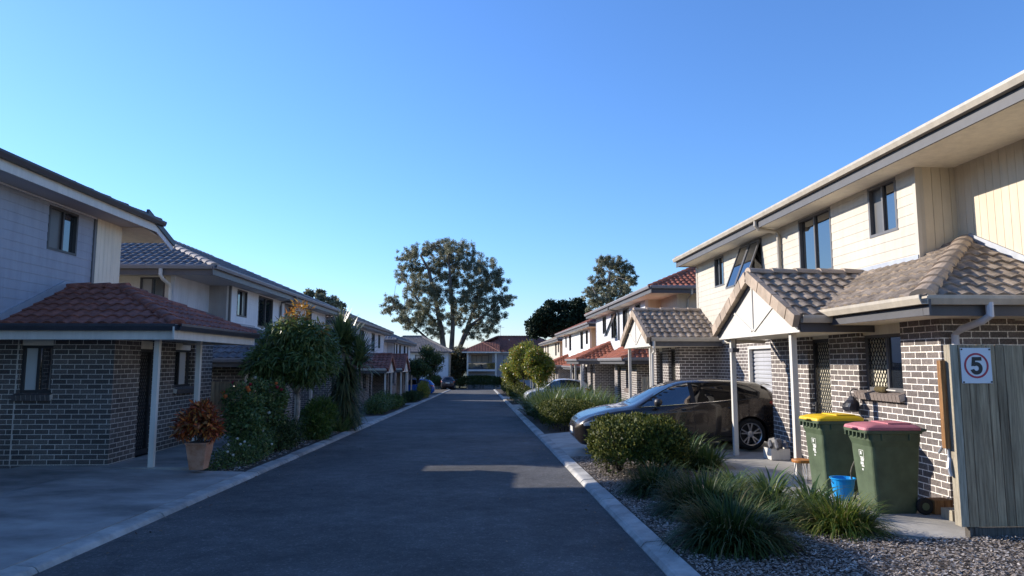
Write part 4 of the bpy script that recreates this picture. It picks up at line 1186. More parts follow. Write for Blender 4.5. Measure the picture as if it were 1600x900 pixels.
def box_hedge(name, label, seed, x0, x1, y0, y1, h, n, mat=G_HEDGE, L=.055, W=.03, group=None, z=None):
    """clipped hedge: leaves all over a lumpy rounded block, twigs inside"""
    r = rs(seed)
    xc, yc = (x0 + x1) / 2, (y0 + y1) / 2
    z0 = gz(yc, .06) if z is None else z
    t = thing(name, label, 'hedge', (xc, yc, z0), group)
    # superellipsoid surface
    v = r.normal(size=(n, 3)); v[:, 2] = np.abs(v[:, 2]) * 1.1 - .25
    v /= np.linalg.norm(v, axis=1, keepdims=True)
    e = 3.6
    k = (np.abs(v) ** e).sum(1) ** (-1 / e)
    lump = 1 + .05 * np.sin(v[:, 0] * 9 + seed) * np.cos(v[:, 1] * 7 + v[:, 2] * 5) + r.normal(0, .045, n)
    dep = 1 - .30 * r.random(n) ** 2.2
    p = v * (k * lump * dep)[:, None]
    P = np.stack([xc + p[:, 0] * (x1 - x0) / 2, yc + p[:, 1] * (y1 - y0) / 2, z0 + h * .42 + p[:, 2] * h * .56], 1)
    keep = P[:, 2] > z0 + .01; P = P[keep]; v = v[keep]; n = len(P)
    d = v * .6 + r.normal(size=(n, 3)) * .55 + np.array([0, 0, .45])
    up = v + r.normal(size=(n, 3)) * .4
    V, F = leaf_arrays(P, d, up, L * r.uniform(.6, 1.4, n), W * r.uniform(.7, 1.3, n))
    build_np('leaves', V, F, mat, t)
    m = MB(); rnd = random.Random(seed)
    for i in range(16):
        b = Vector((rnd.uniform(x0 + .15, x1 - .15), rnd.uniform(y0 + .15, y1 - .15), z0 - .03))
        for k_ in range(3):
            m.tube([b, b + Vector((rnd.uniform(-.15, .15), rnd.uniform(-.15, .15), h * .45)), b + Vector((rnd.uniform(-.28, .28), rnd.uniform(-.28, .28), h * .86))], [.012, .009, .004], 5)
    m.build('stem', BARKD, t)
    return t
box_hedge('clipped_hedge', 'clipped box hedge in front of the dark hatchback', 51, 1.98, 3.45, 11.05, 13.0, .93, 24000)
box_hedge('clipped_hedge', 'clipped hedge beyond the driveway, just past the hatchback nose', 52, 1.95, 3.6, 20.6, 23.6, .88, 18000)
box_hedge('clipped_hedge', 'low rounded hedge at the kerb below the first lilly pilly', 53, 1.9, 2.9, 24.2, 27.2, .62, 5000, G_DARK)
box_hedge('clipped_hedge', 'kerbside hedge under the two sunlit lilly pilly trees', 54, 1.9, 3.1, 41.0, 47.0, 1.05, 8000, L=.085, W=.05)
box_hedge('clipped_hedge', 'farther kerbside hedge beyond the white car', 55, 1.9, 3.2, 47.6, 51.5, 1.2, 6000, L=.085, W=.05)
box_hedge('clipped_hedge', 'last kerbside hedge on the right before the road ends', 56, 2.0, 3.6, 58, 70, 1.3, 7000, L=.10, W=.06)
for i, (x, y, s_, lab) in enumerate([(2.6, 25.4, 1.0, 'tall sunlit grass clump behind the second hedge, nearest the trunk'), (3.5, 25.0, 1.05, 'tall sunlit grass clump in the middle of the second bed'), (4.2, 26.2, 1.05, 'tall sunlit grass clump in front of the red tiled porch'),
        (3.0, 27.6, 1.1, 'tall grass clump hiding the lower half of the white car'), (4.0, 28.6, 1.05, 'tall grass clump nearest the brick porch piers'), (2.4, 29.6, 1.0, 'rear grass clump beside the kerb'), (3.6, 31.0, 1.1, 'rearmost tall grass clump near the white porch posts'), (4.5, 24.4, .85, 'shorter grass clump at the right end of the second bed')]):
    tussock('tall_grass', lab, 'grass plant', G_STRAP, 60 + i, x, y, gz(y, .06), .42, .42, 480, s_ * 1.42, .044, 'tall grasses in the second right bed', lean=(.05, .95), curl=1.4)
r_ = tussock('bromeliad', 'rusty orange bromeliad behind the tall grass, left of the far bins', 'plant', G_CROTON, 71, 5.0, 26.0, gz(26, .06), .2, .2, 90, .55, .06, None, lean=(.2, 1.0), curl=1.2)

# ------------------------------------------------------------------ trees
def leafy_tree(name, label, seed, x, y, z, trunk_h, clumps, n, L, W, mat, bark=BARK, r0=.05, group=None, **kw):
    t = thing(name, label, 'tree', (x, y, z), group)
    rnd = random.Random(seed)
    cl = [(x + c[0], y + c[1], z + c[2], *c[3:]) for c in clumps]
    m = MB(); branch_tree(m, (x, y, z - .1), [c[:3] for c in cl], r0, (x + rnd.uniform(-.05, .05), y, z + trunk_h), rnd)
    m.build('trunk', bark, t, smooth=True)
    leaves('crown', mat, seed, n, cl, L, W, t, **kw)
    return t
def crown(rnd, n, cx, cz, R, Rz, cr, flat=1.0):
    out = []
    for i in range(n):
        v = Vector((rnd.gauss(0, 1), rnd.gauss(0, 1) * flat, rnd.gauss(0, 1))).normalized() * rnd.uniform(.45, .8)
        k = cr * rnd.uniform(.75, 1.2)
        out.append((cx + v.x * R, v.y * R, cz + v.z * Rz, k, k, k * rnd.uniform(.7, .9)))
    return out
# street tree in the left bed: dense ball of narrow leaves
rd = random.Random(3)
tl = leafy_tree('street_tree', 'rounded dark green street tree with yellow new tips, in the left bed', 81, -4.62, 17.6, gz(17.6, .06), 1.25,
    crown(rd, 34, 0.0, 2.22, 1.22, .82, .40) , 19000, .20, .038, G_MID, BARK, .065, out=.8, droop=.5, shell=.75)
r = rs(82)
leaves('new_growth', G_TIP, 83, 330, [(-4.55, 17.5, 2.98, .26, .26, .24), (-4.75, 17.3, 2.75, .16, .2, .16), (-4.0, 17.3, 2.5, .15, .2, .15)], .13, .035, tl, out=.9)
# yucca with hanging skirt
def yucca(label, seed, x, y, z, heads, trunk_top):
    t = thing('yucca_tree', label, 'yucca', (x, y, z))
    rnd = random.Random(seed); r = rs(seed)
    m = MB(); m.tube([(x, y, z - .05), (x + .03, y, z + .8), (x - .02, y, z + trunk_top)], [.13, .10, .09], 9)
    for h in heads: m.tube([(x, y, z + trunk_top - .3), (x + h[0] * .6, y + h[1] * .6, z + h[2] - .25), (x + h[0], y + h[1], z + h[2])], [.09, .07, .06], 7)
    m.build('trunk', BARK, t)
    Vs, Fs, k = [], [], 0
    for h in heads:
        n = 230
        base = np.tile(np.array([x + h[0], y + h[1], z + h[2]]), (n, 1)) + np.stack([np.zeros(n), np.zeros(n), r.uniform(-.35, .1, n)], 1)
        V, F = blade_arrays(r, base, r.random(n) * 6.283, np.abs(r.normal(.9, .55, n)), 1.0 * r.uniform(.7, 1.1, n), .066 * r.uniform(.7, 1.2, n), 5, .22)
        Vs.append(V); Fs.append(F + k); k += len(V)
    build_np('crown', np.concatenate(Vs), np.concatenate(Fs), G_DARKY, t)
    n = 900
    hgt = r.uniform(.35, trunk_top + .2, n)
    base = np.stack([x + r.normal(0, .05, n), y + r.normal(0, .05, n), z + hgt], 1)
    V, F = blade_arrays(r, base, r.random(n) * 6.283, r.normal(1.95, .25, n), .95 * r.uniform(.6, 1.1, n), .055 * r.uniform(.7, 1.2, n), 5, .45)
    V[:, 2] = np.maximum(V[:, 2], z)
    build_np('leaf_skirt', V, F, G_SKIRT, t)
G_DARKY = leaf_mat('yucca_leaf', [(0, (.05, .085, .03)), (.6, (.10, .15, .05)), (1, (.20, .23, .09))], .4, .15, .5)
G_SKIRT = leaf_mat('hanging_yucca_leaf', [(0, (.03, .045, .015)), (.6, (.07, .09, .03)), (1, (.16, .15, .06))], .5, .15, .4)
yucca('spiky yucca with a hanging leaf skirt, right of the rounded street tree', 91, -4.25, 21.9, gz(21.9, .06), [(0, 0, 2.65), (-.55, .2, 2.3), (.42, -.1, 2.25), (-.15, -.25, 2.9)], 2.0)
# lilly pillies on the right
for i, (x, y, hgt, R_, lab) in enumerate([(2.68, 31.8, 3.1, .78, 'nearest sunlit lilly pilly tree on a dark trunk, beside the white car'), (2.55, 41.5, 3.75, 1.15, 'taller lilly pilly tree with reddish new tips at the kerb'), (2.2, 44.5, 3.0, .95, 'left lilly pilly tree overhanging the road edge'), (3.6, 47.8, 3.1, .9, 'lilly pilly tree behind the other two, in the far bed')]):
    rd = random.Random(20 + i)
    z = gz(y, .06)
    lp = leafy_tree('lilly_pilly_tree', lab, 100 + i, x, y, z, hgt * .40, crown(rd, 24, 0, hgt * .68, R_ * .98, hgt * .29, R_ * .45), 8500, .10 + .012 * i, .05, G_LILLY, BARKD, .045, 'lilly pilly trees along the right kerb', out=.7, shell=.7)
# left trees further down
rd = random.Random(31)
leafy_tree('street_tree', 'dark leafy street tree in front of the white end house', 111, -4.9, 66, gz(66, .06), 1.6, crown(rd, 20, 0, 3.1, 1.15, 1.5, .62), 5500, .17, .09, G_DARK, BARKD, .05, shell=.7)
rd = random.Random(32)
leafy_tree('street_tree', 'lower leafy tree over the blue car, left of the road', 112, -5.1, 56.0, gz(56, -.06), 1.3, crown(rd, 16, 0, 2.4, .85, .75, .5), 4000, .15, .08, G_DARK, BARKD, .045, shell=.7)
rd = random.Random(33)
leafy_tree('vine_covered_tree', 'pale olive leafy tree between the two end houses', 113, -3.2, 104, -2.1, 1.5, crown(rd, 30, 0, 3.6, 1.7, 2.9, .9), 6000, .34, .2, G_PALE, BARK, .12, shell=.7)
# big eucalypt behind
def eucalypt(label, seed, x, y, z, limbs, clumps, n, L, W, r0, mat=None):
    t = thing('eucalyptus_tree', label, 'eucalyptus', (x, y, z))
    rnd = random.Random(seed)
    m = MB()
    cl = [Vector((x + c[0], y + c[1], z + c[2])) for c in clumps]
    tops = []
    for (b, path, r1) in limbs:
        pts = [Vector((x + p[0], y + p[1], z + p[2])) for p in path]
        k = len(pts)
        m.tube(pts, [r1 * (1 - .72 * i / (k - 1)) for i in range(k)], 8)
        for i in range(1, k):
            for tt in (.33, .66, 1): tops.append((pts[i - 1].lerp(pts[i], tt), r1 * (1 - .72 * (i - 1 + tt) / (k - 1))))
    for c in cl:
        best = min(tops, key=lambda q: (q[0] - c).length + (3 if q[0].z > c.z + .3 else 0))
        d = c - best[0]
        m.tube([best[0], best[0] + d * .5 + Vector((rnd.uniform(-.3, .3), rnd.uniform(-.3, .3), .12 * d.length)), c, c + d * .18], [min(.11, best[1] * .5), min(.07, best[1] * .35), .035, .015], 5)
    m.build('trunk', BARKE, t, smooth=True)
    r = rs(seed)
    sub = []
    for c, q in zip(cl, clumps):
        for k in range(22):
            v = r.normal(size=3); v /= np.linalg.norm(v); v *= q[3] * 1.75 * r.random() ** .5
            s_ = q[3] * r.uniform(.22, .55)
            sub.append((c.x + v[0], c.y + v[1] * 1.3, c.z + v[2] * .85, s_, s_, s_ * .9))
    leaves('crown', mat or G_EUC, seed, n, sub, L, W, t, out=.35, droop=.7, shell=.95)
    return t
# crown clumps of the big gum, read from the photograph at its distance (x, z in metres about the trunk), spread in depth
D = 115.0
def eu(px, py, rpx, Y=D, seed=[5]):
    k = Y / 1070
    rr = random.Random(px * 31 + py); dy = rr.uniform(-5, 5)
    return ((px - 752) * (Y + dy) / 1070, Y + dy, 1.7 + (566 - py) * (Y + dy) / 1070, rpx * k)
def gum(label, seed, Y, bx, bz, pts, limbs, n, L, W):
    cl = []
    for (px, py, rp) in pts:
        c = eu(px, py, rp, Y); cl.append((c[0] - bx, c[1] - Y, c[2] - bz, c[3]))
    lm = []
    for path, r1 in limbs:
        lm.append((0, [((px - 752) * Y / 1070 - bx, dy, 1.7 + (566 - py) * Y / 1070 - bz) for (px, py, dy) in path], r1))
    return eucalypt(label, seed, bx, Y, bz, lm, cl, n, L, W, .5)
gum('huge spreading gum tree rising behind the end houses', 121, 115, (700 - 752) * 115 / 1070, -2.2,
    [(625, 430, 10), (613, 470, 9), (605, 482, 8), (632, 400, 10), (648, 395, 11), (662, 393, 9), (678, 386, 12), (695, 384, 12), (712, 386, 11), (725, 392, 11), (700, 400, 12), (718, 405, 11), (735, 418, 10), (750, 408, 12), (758, 422, 12),
     (772, 430, 12), (780, 442, 10), (786, 470, 10), (795, 468, 7), (768, 455, 13), (750, 440, 14), (730, 445, 13), (740, 465, 14), (760, 480, 12), (778, 492, 11), (770, 508, 10), (745, 495, 13), (720, 470, 13), (700, 440, 14), (680, 420, 13),
     (665, 430, 13), (650, 420, 10), (645, 445, 12), (660, 455, 13), (680, 455, 13), (700, 470, 13), (640, 470, 12), (625, 485, 10), (650, 490, 13), (670, 480, 13), (690, 495, 12), (660, 505, 12), (640, 503, 11), (710, 500, 10), (735, 515, 11), (755, 520, 9), (725, 485, 11), (675, 515, 10), (628, 498, 9), (690, 520, 8), (712, 425, 12), (690, 405, 10), (637, 415, 8)],
    [([(698, 625, 0), (695, 560, 0), (690, 520, .5), (680, 470, 1), (668, 420, 1), (655, 398, 1)], .62), ([(702, 625, 0), (705, 560, -.5), (708, 510, -1), (705, 460, -1), (700, 400, -1.5)], .55),
     ([(708, 625, .5), (716, 550, 1), (728, 515, 2), (745, 470, 2), (765, 435, 2)], .52), ([(712, 560, 0), (735, 510, -2), (762, 490, -3), (785, 470, -3)], .32), ([(693, 548, 0), (668, 530, 1), (640, 505, 2), (612, 478, 2)], .28), ([(688, 515, 0), (660, 480, -2), (640, 450, -3), (628, 425, -3)], .26)], 150000, .23, .095)
gum('gum tree standing above the far eaves of the right row', 122, 78, 14.6, -1.6,
    [(945, 406, 8), (958, 412, 9), (938, 420, 8), (970, 410, 8), (985, 420, 8), (992, 438, 7), (975, 432, 10), (955, 432, 9), (935, 440, 9), (925, 452, 8), (918, 458, 6), (948, 452, 10), (968, 455, 10), (980, 452, 9), (958, 470, 9), (940, 470, 9), (975, 475, 8), (930, 480, 9), (955, 490, 9)],
    [([(952, 620, 0), (952, 520, 0), (950, 470, 0), (955, 425, 0)], .34), ([(953, 520, 0), (968, 470, 1), (985, 430, 1)], .2), ([(951, 510, 0), (935, 470, -1), (925, 450, -1)], .18)], 34000, .19, .075)
rd = random.Random(77)
def tr(px, py, Y): return ((px - 752) * Y / 1070, Y, 1.7 + (566 - py) * Y / 1070)
def bg_tree(name, label, seed, Y, bpx, pts, n, L, W, mat, dz=2.0, r0=.28, group=None):
    bx = (bpx - 752) * Y / 1070; z = gz(Y)
    cl = []
    rr = random.Random(seed)
    for (px, py, rp) in pts:
        q = tr(px, py, Y); k = rp * Y / 1070
        for j in range(2): cl.append((q[0] - bx, rr.uniform(-dz, dz), q[2] - z, k, k, k * .85))
    zz = min(c[2] - c[5] for c in cl)
    return leafy_tree(name, label, seed, bx, Y, z, max(1.5, zz), cl, n, L, W, mat, BARKD, r0, group, shell=.8)
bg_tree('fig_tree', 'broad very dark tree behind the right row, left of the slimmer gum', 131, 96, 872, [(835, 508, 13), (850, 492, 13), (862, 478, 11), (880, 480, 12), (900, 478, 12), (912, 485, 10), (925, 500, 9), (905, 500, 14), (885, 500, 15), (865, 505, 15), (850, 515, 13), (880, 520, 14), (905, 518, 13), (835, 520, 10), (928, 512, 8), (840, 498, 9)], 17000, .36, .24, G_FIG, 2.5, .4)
bg_tree('bushy_tree', 'olive leafy tree showing above the roof of the white weatherboard townhouse', 132, 62, 508, [(486, 462, 7), (497, 458, 7), (505, 470, 8), (518, 470, 8), (530, 478, 7), (537, 490, 6), (515, 485, 9), (495, 478, 9), (508, 498, 10)], 5000, .26, .13, G_EUC, 1.5)
for i, (Y, bpx, pts, lab) in enumerate([(118, 640, [(632, 545, 10), (650, 540, 10), (665, 548, 9), (645, 555, 12)], 'low bushy tree behind the tan roofed end house'), (125, 840, [(820, 545, 11), (845, 540, 12), (870, 545, 12), (850, 555, 14)], 'bushy tree behind the red roofed end house'), (112, 722, [(715, 560, 9), (728, 555, 9), (722, 572, 10), (735, 568, 9)], 'dark shrubby tree in the gap between the end houses')]):
    bg_tree('bushy_tree', lab, 140 + i, Y, bpx, pts, 3500, .4, .22, G_DARK, 2.0)
box_hedge('dark_hedge', 'long dark hedge across the end of the road', 150, -3.2, 3.0, 97.2, 98.0, 1.75, 9000, G_DARK, .16, .09, z=-2.02)
leaves_far = box_hedge('dark_hedge', 'dark hedge beside the parked dark wagon at the end of the road', 151, -7.5, -5.4, 92, 96, 1.8, 5000, G_DARK, .16, .09, z=-1.95)

# ------------------------------------------------------------------ left bed planting
def zc(y): return gz(y, .06)
shrub('rose_bush', 'rose bush with orange and dark pink blooms against the timber fence', 'rose bush', G_MID, 161, -4.95, 14.6, zc(14.6), [(0, 0, .75, .4, .4, .42), (-.15, .2, 1.15, .32, .3, .34), (.2, -.3, .55, .35, .35, .4), (.15, .2, 1.0, .25, .3, .3)], 3600, .075, .042, flowers=[(F_OR, 4, .10, 'flower'), (F_PK, 3, .09, 'flower')], stems=9)
shrub('rose_bush', 'taller rose bush with red and white blooms, nearer the rounded tree', 'rose bush', G_MID, 162, -4.85, 15.9, zc(15.9), [(0, 0, .8, .42, .4, .45), (.1, .25, 1.2, .32, .3, .36), (-.2, -.2, 1.3, .25, .3, .3)], 3600, .075, .042, flowers=[(F_RED, 3, .09, 'flower'), (F_WH, 3, .08, 'flower'), (F_OR, 2, .09, 'flower')], stems=9)
shrub('low_shrub', 'low spreading shrub with tiny white flowers behind the left kerb', 'shrub', G_MID, 163, -4.52, 13.6, zc(13.6), [(0, -.35, .2, .36, .5, .28), (.02, .5, .24, .34, .5, .3), (-.1, 1.2, .28, .34, .5, .32), (-.15, -.9, .16, .28, .35, .2)], 5200, .045, .025, flowers=[(F_WH, 14, .055, 'flower')])
shrub('low_shrub', 'grey green mounding shrub below the rounded street tree', 'shrub', G_DARK, 164, -4.5, 15.9, zc(15.9), [(0, 0, .28, .34, .6, .36), (.0, .7, .32, .33, .5, .36)], 3600, .055, .03)
shrub('fern_palm_shrub', 'bright green feathery shrub between the tree trunk and the yucca', 'shrub', G_BRIGHT, 165, -4.4, 18.9, zc(18.9), [(0, 0, .5, .42, .5, .42), (.05, .3, .7, .35, .4, .34), (.1, -.4, .3, .33, .35, .33)], 4200, .14, .03, out=1.2)
tussock('strap_leaf_plant', 'upright strap leaved clump in front of the rounded tree trunk', 'plant', G_MID, 166, -4.75, 16.8, zc(16.8), .2, .2, 110, .85, .035, None, lean=(.05, .7), curl=1.0)
tussock('strap_leaf_plant', 'strap leaved clump at the foot of the yucca', 'plant', G_STRAP, 167, -4.2, 21.3, zc(21.3), .25, .3, 160, .7, .03, None, lean=(.1, .9), curl=1.2)
tussock('strap_leaf_plant', 'strap leaved clump at the kerb end of the left bed', 'plant', G_MID, 168, -4.3, 23.6, zc(23.6), .2, .3, 120, .6, .03, None, lean=(.1, .9), curl=1.2)
for i, (x, y, w, h, mt, lab) in enumerate([(-4.65, 31.2, .55, .75, G_MID, 'rounded shrub nearest the camera in the second left bed'), (-4.75, 33.4, .55, .9, G_MID, 'taller shrub in front of the twin red gables'), (-4.6, 35.8, .5, .7, G_BRIGHT, 'lighter green shrub at the kerb of the second left bed'), (-4.7, 38.4, .5, .6, G_DARK, 'dark shrub at the far end of the second left bed'), (-4.7, 46.0, .55, .65, G_DARK, 'dark low shrub in the third left bed'), (-4.7, 49.0, .55, .6, G_DARK, 'dark low shrub under the small tree by the blue car'), (-4.5, 54.5, .5, 1.3, G_LILLY, 'yellow tipped shrub at the front of the blue car')]):
    shrub('garden_shrub', lab, 'shrub', mt, 170 + i, x, y, zc(y), [(0, -.5, h * .45, w, w, h * .5), (.05, .4, h * .55, w, w, h * .5), (-.1, 1.0, h * .4, w * .9, w * .9, h * .45)], 3200, .08 + .008 * i, .045, 'shrubs in the left kerb beds' if i < 6 else None)
# croton in a terracotta pot
pp = thing('potted_croton', 'red and orange croton in a square terracotta pot beside the left porch', 'potted plant', (-4.78, 12.1, -.10))
TERRA = M('terracotta', (.46, .19, .095), .8, .25, 6, .3, 60, col2=(.56, .31, .20))
m = MB()
def frust(m, cx, cy, z0, z1, a, b):
    m.add([(cx - a, cy - a, z0), (cx + a, cy - a, z0), (cx + a, cy + a, z0), (cx - a, cy + a, z0), (cx - b, cy - b, z1), (cx + b, cy - b, z1), (cx + b, cy + b, z1), (cx - b, cy + b, z1)], [(0, 3, 2, 1), (4, 5, 6, 7), (0, 1, 5, 4), (1, 2, 6, 5), (2, 3, 7, 6), (3, 0, 4, 7)])
frust(m, -4.78, 12.1, -.10, .315, .115, .172); frust(m, -4.78, 12.1, .317, .35, .18, .185)
m.build('pot', TERRA, pp, bevel=.008)
m = MB(); m.box(-4.93, -4.63, 11.95, 12.25, .351, .356); m.build('potting_soil', SOIL, pp)
leaves('leaves', G_CROTON, 181, 1700, [(-4.92, 12.1, .68, .23, .22, .20), (-4.70, 12.05, .73, .21, .22, .22), (-4.82, 12.2, .85, .19, .2, .17), (-5.06, 12.1, .56, .12, .16, .13), (-4.56, 12.1, .56, .12, .16, .15)], .12, .042, pp, out=1.0, shell=.9)
m = MB(); rnd = random.Random(4)
for i in range(9): m.tube([(-4.78 + rnd.uniform(-.08, .08), 12.1 + rnd.uniform(-.08, .08), .34), (-4.78 + rnd.uniform(-.3, .3), 12.1 + rnd.uniform(-.2, .2), .85)], [.012, .006], 5)
m.build('stem', BARKD, pp)

# ------------------------------------------------------------------ fences
def paling_fence(label, x0, x1, y, z0, z1, mat, rails=True, ends=(True, True), plinth=.0, pw=.1):
    t = thing('paling_fence', label, 'fence', ((x0 + x1) / 2, y, z0))
    rnd = random.Random(int(x0 * 100)); x = x0; m = MB()
    while x < x1 - .02:
        w = min(pw + rnd.uniform(-.008, .006), x1 - x)
        dz = rnd.uniform(-.006, .006); dy = rnd.uniform(-.009, .009)
        vs = [(x, y - .018 + dy, z0 + plinth), (x + w - .006, y - .018 + dy + rnd.uniform(-.005, .005), z0 + plinth), (x + w - .006, y + dy, z0 + plinth), (x, y + dy, z0 + plinth)]
        m.add(vs + [(q[0] + rnd.uniform(-.003, .003), q[1], z1 + dz) for q in vs], [(0, 3, 2, 1), (4, 5, 6, 7), (0, 1, 5, 4), (1, 2, 6, 5), (2, 3, 7, 6), (3, 0, 4, 7)])
        x += w
    m.build('paling', mat, t)
    for zz in (z0 + .42, (z0 + z1) / 2 + .1, z1 - .25):
        m = MB(); m.box(x0 + .02, x1, y + .008, y + .05, zz, zz + .09); m.build('rail', TIMBERD, t)
    if plinth:
        m = MB(); m.box(x0 + .06, x1, y - .005, y + .03, z0 - .03, z0 + plinth - .01); m.build('plinth_board', TIMBERD, t)
    return t
f1 = paling_fence('tall weathered grey paling fence at the right edge, carrying the speed sign', 5.02, 8.6, 7.05, -.14, 1.88, TIMBER, plinth=.16)
m = MB()
rnd = random.Random(8)
m.box(4.93, 5.015, 7.03, 7.13, .02, 1.885); m.build('end_post', TIMBERL, f1, bevel=.004)
m = MB(); m.box(5.03, 5.09, 7.055, 7.13, -.16, .02); m.build('post_foot', TIMBERD, f1)
m = MB(); m.box(4.865, 4.92, 7.10, 7.16, .80, 1.72); m.build('stained_post', TIMBERO, f1, bevel=.003)
m = MB(); m.tube([(4.99, 7.4, .72), (4.97, 7.3, .80), (4.94, 7.15, .80)], .014, 7); m.tube([(4.92, 7.14, .86), (4.92, 7.14, .70)], .016, 7); m.tube([(4.92, 7.13, .70), (4.90, 7.12, .60), (4.91, 7.11, .52)], .02, 7)
m.build('gate_latch', FLASH, f1)
paling_fence('grey paling fence joining the two left townhouses behind the roses', -7.6, -6.2, 18.25, -.6, 1.20, TIMBER)
paling_fence('brown paling gate screen between the cream and grey right townhouses', 6.0, 6.95, 25.6, -.62, 1.15, TIMBERL)
# speed sign
SIGNW = M('sign_white', (.72, .73, .75), .45, .03, 3); SIGNR = M('sign_red', (.42, .03, .06), .45, .1, 8); SIGNB = M('sign_black', (.018, .018, .02), .45, .1, 8)
sg_ = thing('speed_limit_sign', 'white speed limit sign reading 5 in a red ring, screwed to the paling fence', 'sign', (5.195, 7.02, 1.66))
cx, cz, yy = 5.195, 1.665, 7.02
m = MB(); m.box(cx - .165, cx + .165, yy - .006, yy, cz - .185, cz + .185); m.build('sign_plate', SIGNW, sg_, bevel=.002)
m = MB(); N = 48
def ring(m, cx, cz, y0, y1, r0, r1, a0=0, a1=2 * math.pi, N=48):
    full = abs(a1 - a0 - 2 * math.pi) < 1e-6
    for i in range(N):
        t0 = a0 + (a1 - a0) * i / N; t1 = a0 + (a1 - a0) * (i + 1) / N
        q = [(cx + rr * math.cos(t), yv, cz + rr * math.sin(t)) for yv in (y0, y1) for (rr, t) in ((r0, t0), (r1, t0), (r1, t1), (r0, t1))]
        m.add(q, [(0, 1, 2, 3), (7, 6, 5, 4), (1, 5, 6, 2), (0, 3, 7, 4)] + ([] if full else [(0, 4, 5, 1), (3, 2, 6, 7)]))
ring(m, cx, cz, yy - .0085, yy - .006, .112, .132); m.build('red_ring', SIGNR, sg_)
m = MB()
y0, y1 = yy - .009, yy - .006
def plate(m, pts):
    n = len(pts); m.add([(cx + p[0], y0, cz + p[1]) for p in pts] + [(cx + p[0], y1, cz + p[1]) for p in pts], [tuple(range(n)), tuple(range(2 * n - 1, n - 1, -1))] + [(k, (k + 1) % n, n + (k + 1) % n, n + k) for k in range(n)])
# bold 5: top bar, slanted stem and a thick open bowl, each a hair deeper than the last so no faces coincide
plate(m, [(-.040, .090), (.058, .090), (.058, .052), (-.036, .052)])
y0 = yy - .0092; plate(m, [(-.043, .089), (-.006, .089), (-.018, -.002), (-.055, -.006)])
ring(m, cx - .002, cz - .028, yy - .0094, y1, .027, .066, R(-165), R(128), 30)
m.build('numeral', SIGNB, sg_)
for (dx, dz) in ((-.152, .170), (.150, .168), (-.148, -.172), (.152, -.170)):
    m = MB(); m.tube([(cx + dx, yy - .012, cz + dz), (cx + dx, yy - .005, cz + dz)], .009, 8); m.build('screw', SIGNB, sg_)

